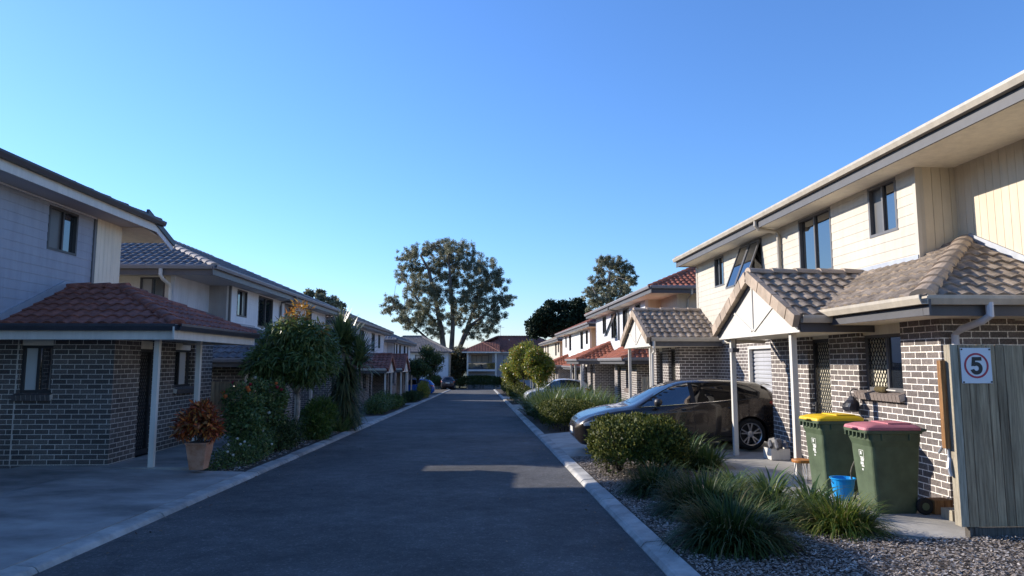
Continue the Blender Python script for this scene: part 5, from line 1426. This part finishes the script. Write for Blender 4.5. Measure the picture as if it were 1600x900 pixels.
# ------------------------------------------------------------------ wheelie bins
BING = M('bin_green', (.080, .110, .062), .5, .22, 5, .10, 120); LIDY = M('yellow_lid', (.80, .50, .012), .45, .06, 5); LIDP = M('faded_red_lid', (.50, .17, .19), .5, .14, 6); RUBBER = M('tyre_rubber', (.014, .014, .014), .8, .2, 10); LABEL = M('white_print', (.66, .66, .62), .6, .05, 8)
def wheelie(label, loc, rz, lid, group, sc=1.0):
    t = thing('wheelie_bin', label, 'wheelie bin', loc, group, rz)
    # local: front at -x, wheels at +x, z up ; 0.58 wide (y), 0.73 deep (x), 1.06 high
    def lp(x0, x1, hw, z, rc=.05, n=4):
        pts = []
        for (cx_, cy_, a0) in ((x1 - rc, hw - rc, 0), (x0 + rc, hw - rc, 90), (x0 + rc, -hw + rc, 180), (x1 - rc, -hw + rc, 270)):
            for k in range(n + 1):
                a = R(a0 + 90 * k / n); pts.append((cx_ + rc * math.cos(a), cy_ + rc * math.sin(a), z))
        return pts
    m = MB(); lv = [lp(-.24, .25, .215, .0), lp(-.25, .26, .222, .04), lp(-.295, .30, .255, .70), lp(-.300, .305, .258, .80), lp(-.325, .315, .275, .87), lp(-.330, .318, .278, .955), lp(-.375, .335, .295, .96), lp(-.378, .337, .297, .998), lp(-.33, .30, .27, .998), lp(-.32, .29, .26, .93)]
    n = len(lv[0]); vs = [p for l in lv for p in l]
    fs = [(i * n + k, i * n + (k + 1) % n, (i + 1) * n + (k + 1) % n, (i + 1) * n + k) for i in range(len(lv) - 1) for k in range(n)] + [tuple(range(n))[::-1], tuple(range((len(lv) - 1) * n, len(lv) * n))]
    m.add(vs, fs)
    # scalloped comb under the front rim and ribs on the sides
    for i in range(6):
        yy = -.24 + i * .096
        m.box(-.372, -.335, yy - .012, yy + .012, .90, .962)
    for s_ in (-1, 1):
        for x in (-.18, .16): m.box(x - .01, x + .01, s_ * .272, s_ * .294, .88, .962)
    m.build('bin_body', BING, t, smooth=False, bevel=.006)
    m = MB(); lv = [lp(-.385, .33, .29, 1.0, .06), lp(-.37, .33, .285, 1.035, .06), lp(-.28, .30, .235, 1.062, .06), lp(-.20, .27, .18, 1.072, .05)]
    n = len(lv[0]); vs = [p for l in lv for p in l]
    fs = [(i * n + k, i * n + (k + 1) % n, (i + 1) * n + (k + 1) % n, (i + 1) * n + k) for i in range(len(lv) - 1) for k in range(n)] + [tuple(range(n))[::-1], tuple(range((len(lv) - 1) * n, len(lv) * n))]
    m.add(vs, fs); m.box(-.05, .24, -.20, .20, 1.066, 1.084)
    m.tube([(-.385, -.10, 1.012), (-.43, -.08, 1.016), (-.43, .08, 1.016), (-.385, .10, 1.012)], .012, 6)
    m.build('lid', lid, t, bevel=.006)
    m = MB(); m.tube([(.33, -.22, .985), (.40, -.22, 1.0), (.405, 0, 1.0), (.40, .22, 1.0), (.33, .22, .985)], .016, 8); m.build('handle', BING, t)
    m = MB(); m.tube([(.30, -.25, .10), (.30, .25, .10)], .014, 8); m.build('axle', FLASH, t)
    for s_ in (-1, 1):
        m = MB(); m.tube([(.30, s_ * .245, .10), (.30, s_ * .255, .10), (.30, s_ * .285, .10), (.30, s_ * .295, .10)], [.085, .1, .1, .085], 20)
        w = m.build('wheel', RUBBER, t); m = MB(); m.tube([(.30, s_ * .2955, .10), (.30, s_ * .298, .10)], .045, 14); m.build('hub', BING, w)
    # council print on the front: outlined panel, three bars and a dot, standing just off the wall
    m = MB()
    def fp(y, z):  # on the sloping front
        x = -.25 - (z - .04) / .66 * .045 - .004
        return (x, y, z)
    def rect(y0_, y1_, z0_, z1_): m.quad(fp(y0_, z0_), fp(y1_, z0_), fp(y1_, z1_), fp(y0_, z1_))
    for k, (a, b, c, d) in enumerate(((-.055, .055, .73, .737), (-.055, -.048, .62, .73), (.048, .055, .66, .73), (-.01, .03, .68, .72), (-.04, .04, .64, .655), (-.045, .03, .60, .635), (-.03, .04, .555, .59), (-.04, .02, .53, .548), (-.012, .02, .485, .51))):
        rect(a, b, c, d)
    m.build('printed_mark', LABEL, t)
    return t
wheelie('dark green wheelie bin with a bright yellow lid, left of the pair', (5.12, 9.92, -.13), 0.04, LIDY, None)
wheelie('dark green wheelie bin with a faded pink lid, nearest the fence', (5.07, 8.56, -.13), -.03, LIDP, None)
wheelie('far wheelie bin with a yellow lid by the far porch post', (5.5, 25.6, -.66), 0.0, LIDY, None)
wheelie('far wheelie bin with a red lid, left of the far yellow lidded bin', (5.25, 26.6, -.66), 0.0, M('red_lid', (.55, .05, .06), .5, .1, 6), None)
# things around the bins
BLUEP = M('blue_plastic', (.012, .30, .72), .35, .05, 6)
bk = thing('blue_bucket', 'bright blue plastic bucket on the slab between the two bins', 'bucket', (4.86, 9.22, -.13))
m = MB(); m.lathe([(.11, 0), (.115, .01), (.15, .27), (.165, .275), (.165, .29), (.145, .29), (.112, .03)], (4.86, 9.22, -.13), 24); m.build('pail', BLUEP, bk, smooth=False)
m = MB(); m.tube([(4.86 - .16, 9.22, .14)] + [(4.86 + .165 * math.cos(a), 9.22 - .05 * math.sin(a), .14 - .11 * math.sin(a)) for a in np.linspace(math.pi, 0, 12)], .005, 6); m.build('handle', FRAMEG, bk)
hs = MB(); hs.tube([(5.0, 9.2, -.12)] + [(4.98 + .03 * math.sin(k), 9.17 + .0 * k, -.12 + .07 * k) for k in range(7)] + [(5.05, 9.2, .42), (5.12, 9.25, .30)], .012, 7)
tag(hs.build('garden_hose', M('hose_green', (.10, .09, .06), .5, .2, 10)), 'end of a garden hose standing up beside the blue bucket', 'hose')
st = thing('wooden_stool', 'low round orange wooden stool on bent wire legs by the porch post', 'stool', (4.93, 10.55, -.13))
m = MB(); m.lathe([(.14, .30), (.145, .31), (.145, .335), (.14, .345)], (4.93, 10.55, -.13), 24); m.build('seat', M('orange_wood', (.45, .17, .035), .5, .2, 8, stretch=(1, 8, 1)), st)
for k in range(3):
    a = k * 2.094 + .5; c, s_ = math.cos(a), math.sin(a)
    m = MB(); m.tube([(4.93 + c * .08 - s_ * .04, 10.55 + s_ * .08 + c * .04, .17), (4.93 + c * .14, 10.55 + s_ * .14, -.125), (4.93 + c * .08 + s_ * .04, 10.55 + s_ * .08 - c * .04, .17)], .006, 6); m.build('leg', FLASH, st)
bs = thing('white_basket', 'white plastic basket of shoes at the foot of the brick pier', 'basket', (5.62, 13.05, -.13))
m = MB()
frust(m, 5.62, 13.05, -.13, -.121, .14, .143)
for (x0, x1, y0_, y1_) in ((5.44, 5.46, 12.87, 13.23), (5.78, 5.80, 12.87, 13.23), (5.46, 5.78, 12.87, 12.89), (5.46, 5.78, 13.21, 13.23)): m.box(x0, x1, y0_, y1_, -.12, .08)
m.build('tub', WHITE, bs)
m = MB(); rnd = random.Random(6)
for i in range(5):
    x, y = 5.5 + .06 * i, 12.98 + rnd.uniform(-.06, .14)
    m.tube([(x, y - .08, .03 + rnd.uniform(0, .08)), (x + .02, y, .10 + rnd.uniform(0, .06)), (x + .05, y + .1, .17 + rnd.uniform(0, .08))], [.03, .05, .035], 8)
o = m.build('shoe_pile', M('grey_fabric', (.12, .12, .13), .8, .6, 14), bs)
bg_ = MB(); bg_.lathe([(.07, 0), (.11, .03), (.115, .08), (.10, .14), (.05, .19), (.025, .24)], (5.80, 10.62, .93), 14, .9, 1.25)
for v in range(len(bg_.v)):
    p = bg_.v[v]; bg_.v[v] = (p[0] + .02 * math.sin(p[1] * 31), p[1] + .02 * math.sin(p[2] * 27), p[2])
bgo = bg_.build('black_bag', M('black_plastic', (.015, .017, .028), .35, .2, 8, .5, 25)); tag(bgo, 'dark bag hanging on the brick wall behind the yellow bin lid', 'bag')
h_ = MB(); h_.tube([(5.82, 10.64, 1.14), (5.82, 10.68, 1.24), (5.88, 10.70, 1.28), (5.94, 10.70, 1.27)], .010, 6); ho = h_.build('bag_strap', FASCIAD, bgo)
br = thing('scrubbing_brush', 'brown scrubbing brush lying on the brick window sill', 'brush', (5.90, 9.92, 1.28))
m = MB(); m.tube([(5.895, 10.10, 1.30), (5.895, 10.05, 1.30), (5.895, 9.86, 1.30), (5.895, 9.82, 1.30)], [.025, .045, .045, .025], 10); m.build('bristle_head', M('brown_bristle', (.10, .075, .03), .9, .5, 60, .8, 200), br)
m = MB(); m.tube([(5.895, 9.82, 1.30), (5.90, 9.60, 1.295)], .009, 7); m.build('handle', WHITE, br)
for i, (x, y, w, mt, lab) in enumerate(((5.55, 8.36, .09, TIMBERO, 'timber offcut leaning by the bin wheel'), (5.52, 8.02, .10, TIMBERL, 'pale timber offcut nearest the fence post'))):
    m = MB(); m.box(x - .07, x + .16, y - w, y + w, -.13, -.01 if i else .04); tag(m.build('timber_offcut', mt, bevel=.004), lab, 'timber block')

# ------------------------------------------------------------------ cars
def cr(x, xs, ys):
    """smooth (cubic hermite) interpolation"""
    xs = np.array(xs, float); ys = np.array(ys, float)
    d = np.gradient(ys, xs); i = int(np.clip(np.searchsorted(xs, x) - 1, 0, len(xs) - 2))
    h = xs[i + 1] - xs[i]; t = (np.clip(x, xs[0], xs[-1]) - xs[i]) / h
    s = (ys[i + 1] - ys[i]) / h
    d0, d1 = d[i], d[i + 1]
    if s * d0 <= 0: d0 = 0
    if s * d1 <= 0: d1 = 0
    d0 = math.copysign(min(abs(d0), 3 * abs(s)), s) if s else 0; d1 = math.copysign(min(abs(d1), 3 * abs(s)), s) if s else 0
    return ys[i] * (2 * t**3 - 3 * t**2 + 1) + h * d0 * (t**3 - 2 * t**2 + t) + ys[i + 1] * (3 * t**2 - 2 * t**3) + h * d1 * (t**3 - t**2)
HATCH = dict(top=([-2.23, -2.19, -2.10, -1.78, -1.5, -1.0, -.45, .0, .30, .62, 1.02, 1.45, 1.85, 2.10, 2.20, 2.24], [.78, .98, 1.06, 1.335, 1.385, 1.435, 1.455, 1.42, 1.335, 1.18, .985, .925, .835, .745, .675, .58]),
             belt=([-2.23, -2.1, -1.6, -.6, .4, 1.05, 1.6, 2.05, 2.24], [.76, .985, 1.03, .975, .93, .905, .84, .72, .55]),
             half=([-2.23, -2.15, -1.9, -1.4, -.5, .5, 1.3, 1.75, 2.0, 2.15, 2.24], [.60, .74, .845, .888, .895, .895, .885, .84, .76, .64, .46]),
             roof=([-2.23, -1.8, -1.3, -.4, .1, .6, 1.05, 1.6, 2.24], [.52, .54, .565, .585, .59, .64, .72, .70, .34]),
             bot=([-2.23, -2.1, -1.8, -1.0, 1.0, 1.9, 2.15, 2.24], [.42, .30, .22, .19, .19, .20, .23, .34]),
             wx=(1.35, -1.35), wr=.325,
             side=[[(.93, .955), (.55, 1.15), (.26, 1.315), (.0, 1.375), (-.16, 1.39), (-.16, .985)], [(-.25, .99), (-.25, 1.393), (-.7, 1.385), (-1.12, 1.345), (-1.12, 1.03)], [(-1.18, 1.035), (-1.18, 1.335), (-1.42, 1.28), (-1.62, 1.17), (-1.58, 1.09)]],
             ws=(.98, .14), rw=(-1.84, -2.13), seams=(.88, -.205, -1.15))
def car(name, label, loc, rz, paint, P=HATCH, sc=(1, 1, 1), lamps=None, tint=None, group=None, plate=True, detail=True, cat='car'):
    t = thing(name, label, cat, loc, group, rz)
    f = lambda k, x: cr(x, *P[k])
    TS = [0, .10, .20, .32, .44, .56, .66, .72]          # ring parameters of the side: sill -> belt
    def prof(x):
        T, B, W, Rf, b = f('top', x), f('belt', x), f('half', x), f('roof', x), f('bot', x)
        B = min(B, T - .012)
        H = B - b
        g = max(0, min(1, (T - B - .02) / .30))
        We = W * (.955 if g > 0 else .955)
        pts = [(0, b), (W * .6, b), (W * .90, b + .0), (W * .965, b + H * .10), (W * .985, b + H * .28), (W * 1.0, b + H * .52), (W * .995, b + H * .70), (W * 1.0, b + H * .83), (W * .985, b + H * .93), (W * .945, B)]
        Re = Rf * g + W * .86 * (1 - g)
        zt = T - (.085 * g + .006 + .02 * (1 - g))
        y0, z0 = W * .93, B + .006
        for k in (.12, .35, .6, .85, 1.0):
            bulge = .022 * g * math.sin(math.pi * k)
            pts.append((y0 + (Re - y0) * k + bulge, z0 + (zt - z0) * k))
        pts.append((Re * .90, T - .035 * g - .004)); pts.append((Re * .66, T - .012 * g)); pts.append((Re * .33, T - .002)); pts.append((0, T))
        return pts
    xs = np.unique(np.concatenate([np.linspace(-2.23, 2.24, 118), [2.225, 2.21, -2.22, -2.2]]))
    rings = [prof(x) for x in xs]
    n = len(rings[0])
    bm = bmesh.new(); grid = []
    for x, rg in zip(xs, rings):
        row = [bm.verts.new((x, y, z)) for (y, z) in rg] + [bm.verts.new((x, -y, z)) for (y, z) in rg[1:-1][::-1]]
        grid.append(row)
    N = len(grid[0])
    for i in range(len(xs) - 1):
        for k in range(N):
            q = (grid[i][k], grid[i][(k + 1) % N], grid[i + 1][(k + 1) % N], grid[i + 1][k])
            bm.faces.new(q)
    bm.faces.new(grid[0]); bm.faces.new(grid[-1][::-1])
    bmesh.ops.recalc_face_normals(bm, faces=bm.faces[:])
    ra = P['wr'] + .045
    dele = []
    for fc in bm.faces:
        c = fc.calc_center_median()
        for wx in P['wx']:
            if abs(c.y) > .50 and (c.x - wx) ** 2 + (c.z - P['wr'] + .0) ** 2 < ra * ra and len(fc.verts) == 4: dele.append(fc); break
    bmesh.ops.delete(bm, geom=dele, context='FACES')
    for v in bm.verts:
        if any(e.is_boundary for e in v.link_edges) and abs(v.co.y) > .45:
            for wx in P['wx']:
                d = math.hypot(v.co.x - wx, v.co.z - P['wr'])
                if d < ra + .09 and d > 1e-4 and v.co.z > .16:
                    v.co.x = wx + (v.co.x - wx) * ra / d; v.co.z = P['wr'] + (v.co.z - P['wr']) * ra / d
    me = bpy.data.meshes.new('body'); bm.to_mesh(me); bm.free()
    me.materials.append(paint)
    me.polygons.foreach_set('use_smooth', [True] * len(me.polygons))
    o = bpy.data.objects.new('body', me); COL.objects.link(o); o.parent = t
    S = Vector(sc)
    def fin(ob):
        ob.scale = S; return ob
    def mk(m, nm, mat, par=None, smooth=False, bevel=0):
        ob = m.build(nm, mat, None, smooth, bevel); ob.parent = par or t
        if par is None: ob.scale = S
        return ob
    o.scale = S
    def Wat(x, z):
        rg = prof(x)[3:15]
        zz = [p[1] for p in rg]; yy = [p[0] for p in rg]
        return float(np.interp(z, zz, yy))
    def side_panel(poly, sgn, off, nm, mat, par=None, step=.05):
        b = bmesh.new()
        x0, x1 = min(p[0] for p in poly), max(p[0] for p in poly); z0, z1 = min(p[1] for p in poly), max(p[1] for p in poly)
        bmesh.ops.create_grid(b, x_segments=max(2, int((x1 - x0) / step)), y_segments=max(2, int((z1 - z0) / step)), size=.5)
        for v in b.verts: v.co = Vector((x0 + (v.co.x + .5) * (x1 - x0), 0, z0 + (v.co.y + .5) * (z1 - z0)))
        c = Vector((sum(p[0] for p in poly) / len(poly), 0, sum(p[1] for p in poly) / len(poly)))
        for i in range(len(poly)):
            p, q = Vector((poly[i][0], 0, poly[i][1])), Vector((poly[(i + 1) % len(poly)][0], 0, poly[(i + 1) % len(poly)][1]))
            e = q - p; nn = Vector((e.z, 0, -e.x)).normalized()
            if (c - p).dot(nn) > 0: nn = -nn
            bmesh.ops.bisect_plane(b, geom=b.verts[:] + b.edges[:] + b.faces[:], plane_co=p, plane_no=nn, clear_outer=True)
        for v in b.verts: v.co.y = sgn * (Wat(v.co.x, v.co.z) + off)
        b.verts.index_update(); m = MB(); m.add([v.co[:] for v in b.verts], [tuple(v.index for v in fc.verts) for fc in b.faces]); b.free()
        return mk(m, nm, mat, par, True)
    gl = tint or GLASS
    for sgn in (1, -1):
        side_panel([(1.01, .945), (.55, 1.175), (.24, 1.335), (-.16, 1.408), (-.7, 1.402), (-1.15, 1.362), (-1.45, 1.30), (-1.67, 1.17), (-1.60, 1.065), (-1.12, 1.005), (-.2, .962)], sgn, .003, 'window_surround', SEAM)
        for k, poly in enumerate(P['side']):
            side_panel(poly, sgn, .006, 'side_window', gl if k == 0 else DARKTINT)
        # door shut lines, handles, mirror
        for xs_ in P['seams']:
            m = MB(); prev = None
            for z in np.linspace(.30, f('belt', xs_) - .0, 14):
                cur = Vector((xs_ + .03 * math.sin((z - .3) * 2.2), sgn * (Wat(xs_, z) + .0015), z))
                if prev is not None: m.beam(prev, cur, .009, .004, (0, sgn, 0))
                prev = cur
            mk(m, 'door_seam', SEAM)
        for xh in (-.02, -.98):
            m = MB(); z = .875; y = Wat(xh, z)
            m.tube([(xh + .09, sgn * (y - .005), z), (xh + .06, sgn * (y + .022), z), (xh - .06, sgn * (y + .022), z + .006), (xh - .10, sgn * (y - .005), z + .006)], [.014, .015, .015, .012], 8)
            mk(m, 'door_handle', paint, None, True)
        m = MB(); m.tube([(.60, sgn * .86, .985), (.60, sgn * .90, 1.00), (.58, sgn * .96, 1.04), (.575, sgn * 1.04, 1.05), (.585, sgn * 1.075, 1.045)], [.025, .04, .082, .072, .03], 12)
        mk(m, 'wing_mirror', MIRRORC, None, True)
        m = MB()
        prev = None
        for x in np.linspace(-1.12, .93, 22):
            z = f('belt', x) + .035; cur = Vector((x, sgn * (Wat(x, z) + .008), z))
            if prev is not None: m.beam(prev, cur, .012, .016, (0, sgn, 0))
            prev = cur
        mk(m, 'window_trim', CHROME)
        side_panel([(2.10, .655), (1.95, .71), (1.50, .775), (1.56, .70), (1.86, .615), (2.08, .60)], sgn, .004, 'headlight', HEADL, step=.03)
        side_panel([(-2.17, .93), (-1.82, .99), (-1.78, .95), (-1.98, .82), (-2.17, .82)], sgn, .004, 'tail_light', TAILL, step=.03)
        side_panel([(-1.0, .215), (-1.0, .285), (1.0, .285), (1.0, .215)], sgn, .012, 'sill_trim', SEAM, step=.1)
    # windscreen and rear glass follow the body skin
    def top_panel(xa, xb, nm, mat, wk):
        m = MB(); rows = []
        for x in np.linspace(xa, xb, 14):
            T = f('top', x); Rf = f('roof', x) * wk
            rows.append([(x, y * Rf, T + .006 - .045 * abs(y) ** 2.2) for y in np.linspace(-1, 1, 13)])
        for i in range(13):
            for k in range(12): m.quad(rows[i][k], rows[i][k + 1], rows[i + 1][k + 1], rows[i + 1][k])
        mk(m, nm, mat, None, True)
    top_panel(P['ws'][0], P['ws'][1], 'windscreen', WSCREEN, .97)
    top_panel(P['rw'][0], P['rw'][1], 'rear_window', DARKTINT, .92)
    # nose: grille, lower intake, plate
    m = MB(); rows = []
    for z in np.linspace(.40, .665, 6):
        rows.append([(2.205 + .03 * (1 - abs(z - .5) / .2) - .25 * abs(y) ** 3, y, z) for y in np.linspace(-.42, .42, 9)])
    for i in range(5):
        for k in range(8): m.quad(rows[i][k], rows[i][k + 1], rows[i + 1][k + 1], rows[i + 1][k])
    gr = mk(m, 'grille', SEAM, None, True)
    m = MB(); m.tube([(2.10, -.52, .68), (2.20, -.38, .62), (2.235, -.28, .43), (2.24, 0, .40), (2.235, .28, .43), (2.20, .38, .62), (2.10, .52, .68)], .014, 7); mk(m, 'grille_trim', CHROME, None, True)
    if plate:
        m = MB(); m.box(2.238, 2.25, -.18, .18, .44, .54); mk(m, 'number_plate', WHITE)
    m = MB(); m.box(-2.245, -2.235, -.25, .25, .70, .81); mk(m, 'rear_plate', WHITE)
    # wheel housings and wheels
    for wx in P['wx']:
        for sgn in (1, -1):
            m = MB(); nseg = 20; r1 = ra + .004
            for k in range(nseg):
                a0, a1 = math.pi * (k / nseg * 1.3 - .15), math.pi * ((k + 1) / nseg * 1.3 - .15)
                q = [(wx + r1 * math.cos(a), sgn * yv, P['wr'] + r1 * math.sin(a)) for a in (a0, a1) for yv in (.50, .875)]
                m.quad(q[0], q[1], q[3], q[2])
            m.add([(wx + r1 * math.cos(2 * math.pi * k / 24), sgn * .50, P['wr'] + r1 * math.sin(2 * math.pi * k / 24)) for k in range(24)], [tuple(range(24))])
            mk(m, 'wheel_housing', SEAM)
            m = MB(); c = (wx, 0, P['wr']); r = P['wr']
            prof_ = [(.66, r * .70), (.665, r * .93), (.69, r), (.83, r), (.862, r * .95), (.868, r * .82), (.862, r * .70)]
            vs = [];
            for (y, rr) in prof_:
                for k in range(36):
                    a = 2 * math.pi * k / 36; vs.append((wx + rr * math.cos(a), sgn * y, r + rr * math.sin(a)))
            fs = [(i * 36 + k, i * 36 + (k + 1) % 36, (i + 1) * 36 + (k + 1) % 36, (i + 1) * 36 + k) for i in range(len(prof_) - 1) for k in range(36)]
            m.add(vs, fs); wo = mk(m, 'wheel', RUBBER, None, True)
            m = MB()
            # rim lip, ten slim spokes in pairs, hub; dark drum behind
            for (ra0, ra1, ya, yb) in ((r * .66, r * .71, .855, .866),):
                for k in range(36):
                    a0, a1 = 2 * math.pi * k / 36, 2 * math.pi * (k + 1) / 36
                    m.quad(*[(wx + q * math.cos(a), sgn * yv, r + q * math.sin(a)) for (q, a, yv) in ((ra0, a0, ya), (ra1, a0, yb), (ra1, a1, yb), (ra0, a1, ya))])
                    m.quad(*[(wx + q * math.cos(a), sgn * yv, r + q * math.sin(a)) for (q, a, yv) in ((ra0, a0, ya), (ra0, a0, .74), (ra0, a1, .74), (ra0, a1, ya))])
            for k in range(10):
                a = 2 * math.pi * (k // 2) / 5 + (.20 if k % 2 else -.20) + .3
                b = 2 * math.pi * (k // 2) / 5 + (.09 if k % 2 else -.09) + .3
                m.beam((wx + r * .17 * math.cos(b), sgn * .835, r + r * .17 * math.sin(b)), (wx + r * .67 * math.cos(a), sgn * .852, r + r * .67 * math.sin(a)), .026, .024, (0, 1, 0))
            m.tube([(wx, sgn * .80, r), (wx, sgn * .846, r), (wx, sgn * .852, r)], [r * .2, r * .2, r * .12], 16)
            mk(m, 'rim', ALLOY, wo)
            m = MB(); m.tube([(wx, sgn * .70, r), (wx, sgn * .76, r)], r * .62, 24); mk(m, 'brake_drum', SEAM, wo)
    if detail:
        m = MB(); rows = []
        for x in np.linspace(-1.78, -1.98, 4):
            rows.append([(x, y, f('top', -1.78) + .012 - (1.78 + x) * -.06 - .05 * (abs(y) / .55) ** 2.5) for y in np.linspace(-.55, .55, 9)])
        for i in range(3):
            for k in range(8): m.quad(rows[i][k], rows[i][k + 1], rows[i + 1][k + 1], rows[i + 1][k])
        mk(m, 'roof_spoiler', paint, None, True)
        m = MB(); m.tube([(-1.35, 0, 1.40), (-1.46, 0, 1.46), (-1.52, 0, 1.47)], [.03, .022, .006], 8); mk(m, 'aerial', paint, None, True)
    return t
def carpaint(name, col, metal=.55):
    m = bpy.data.materials.new(name); m.use_nodes = True; p = m.node_tree.nodes['Principled BSDF']
    p.inputs['Base Color'].default_value = (*col, 1); p.inputs['Metallic'].default_value = metal; p.inputs['Roughness'].default_value = .3
    p.inputs['Coat Weight'].default_value = .65; p.inputs['Coat Roughness'].default_value = .04
    t = m.node_tree; nz = _n(t, 'ShaderNodeTexNoise'); nz.inputs['Scale'].default_value = 7; nz.inputs['Detail'].default_value = 5
    t.links.new(pos_node(t), nz.inputs['Vector'])
    mr = _n(t, 'ShaderNodeMapRange'); mr.inputs[3].default_value = .18; mr.inputs[4].default_value = .34; t.links.new(nz.outputs['Fac'], mr.inputs[0]); t.links.new(mr.outputs[0], p.inputs['Roughness'])
    return m
MIRRORC = M('mirror_shell', (.05, .045, .042), .4, .1, 9)
SEAM = M('black_trim', (.012, .012, .013), .5, .1, 6); CHROME = M('chrome', (.7, .7, .7), .15, .02, 5, metallic=1.0); ALLOY = M('alloy_rim', (.55, .55, .56), .3, .06, 6, metallic=.9)
DARKTINT = glass('dark_tinted_glass', (.006, .006, .007), .02, 1.6); WSCREEN = glass('windscreen_glass', (.012, .016, .022), .02, 2.0)
HEADL = glass('headlight_lens', (.45, .46, .47), .06, 1.8); TAILL = glass('tail_light_lens', (.32, .012, .010), .12, 1.6)
car('parked_car', 'dark bronze grey hatchback parked on the near right driveway, nose to the road', (4.22, 14.98, -.14), math.pi, carpaint('bronze_grey_paint', (.042, .034, .029))).rotation_euler = (0, .031, math.pi)
car('parked_car', 'small white car parked behind the tall grass on the right', (4.12, 37.6, -.70), math.pi, carpaint('white_paintwork', (.70, .71, .72), .0), sc=(.80, .95, 1.04), detail=False)
car('parked_car', 'bright blue hatchback parked on the left, half behind the shrubs', (-6.15, 60.2, -1.20), math.pi, carpaint('bright_blue_paint', (.012, .10, .42), .2), sc=(.95, .98, 1.02), detail=False)
car('parked_car', 'dark wagon with its back to the camera at the end of the road', (-4.3, 91.2, -1.86), math.pi / 2, carpaint('dark_purple_paint', (.035, .03, .04), .3), sc=(1.0, 1.04, 1.22), detail=False)
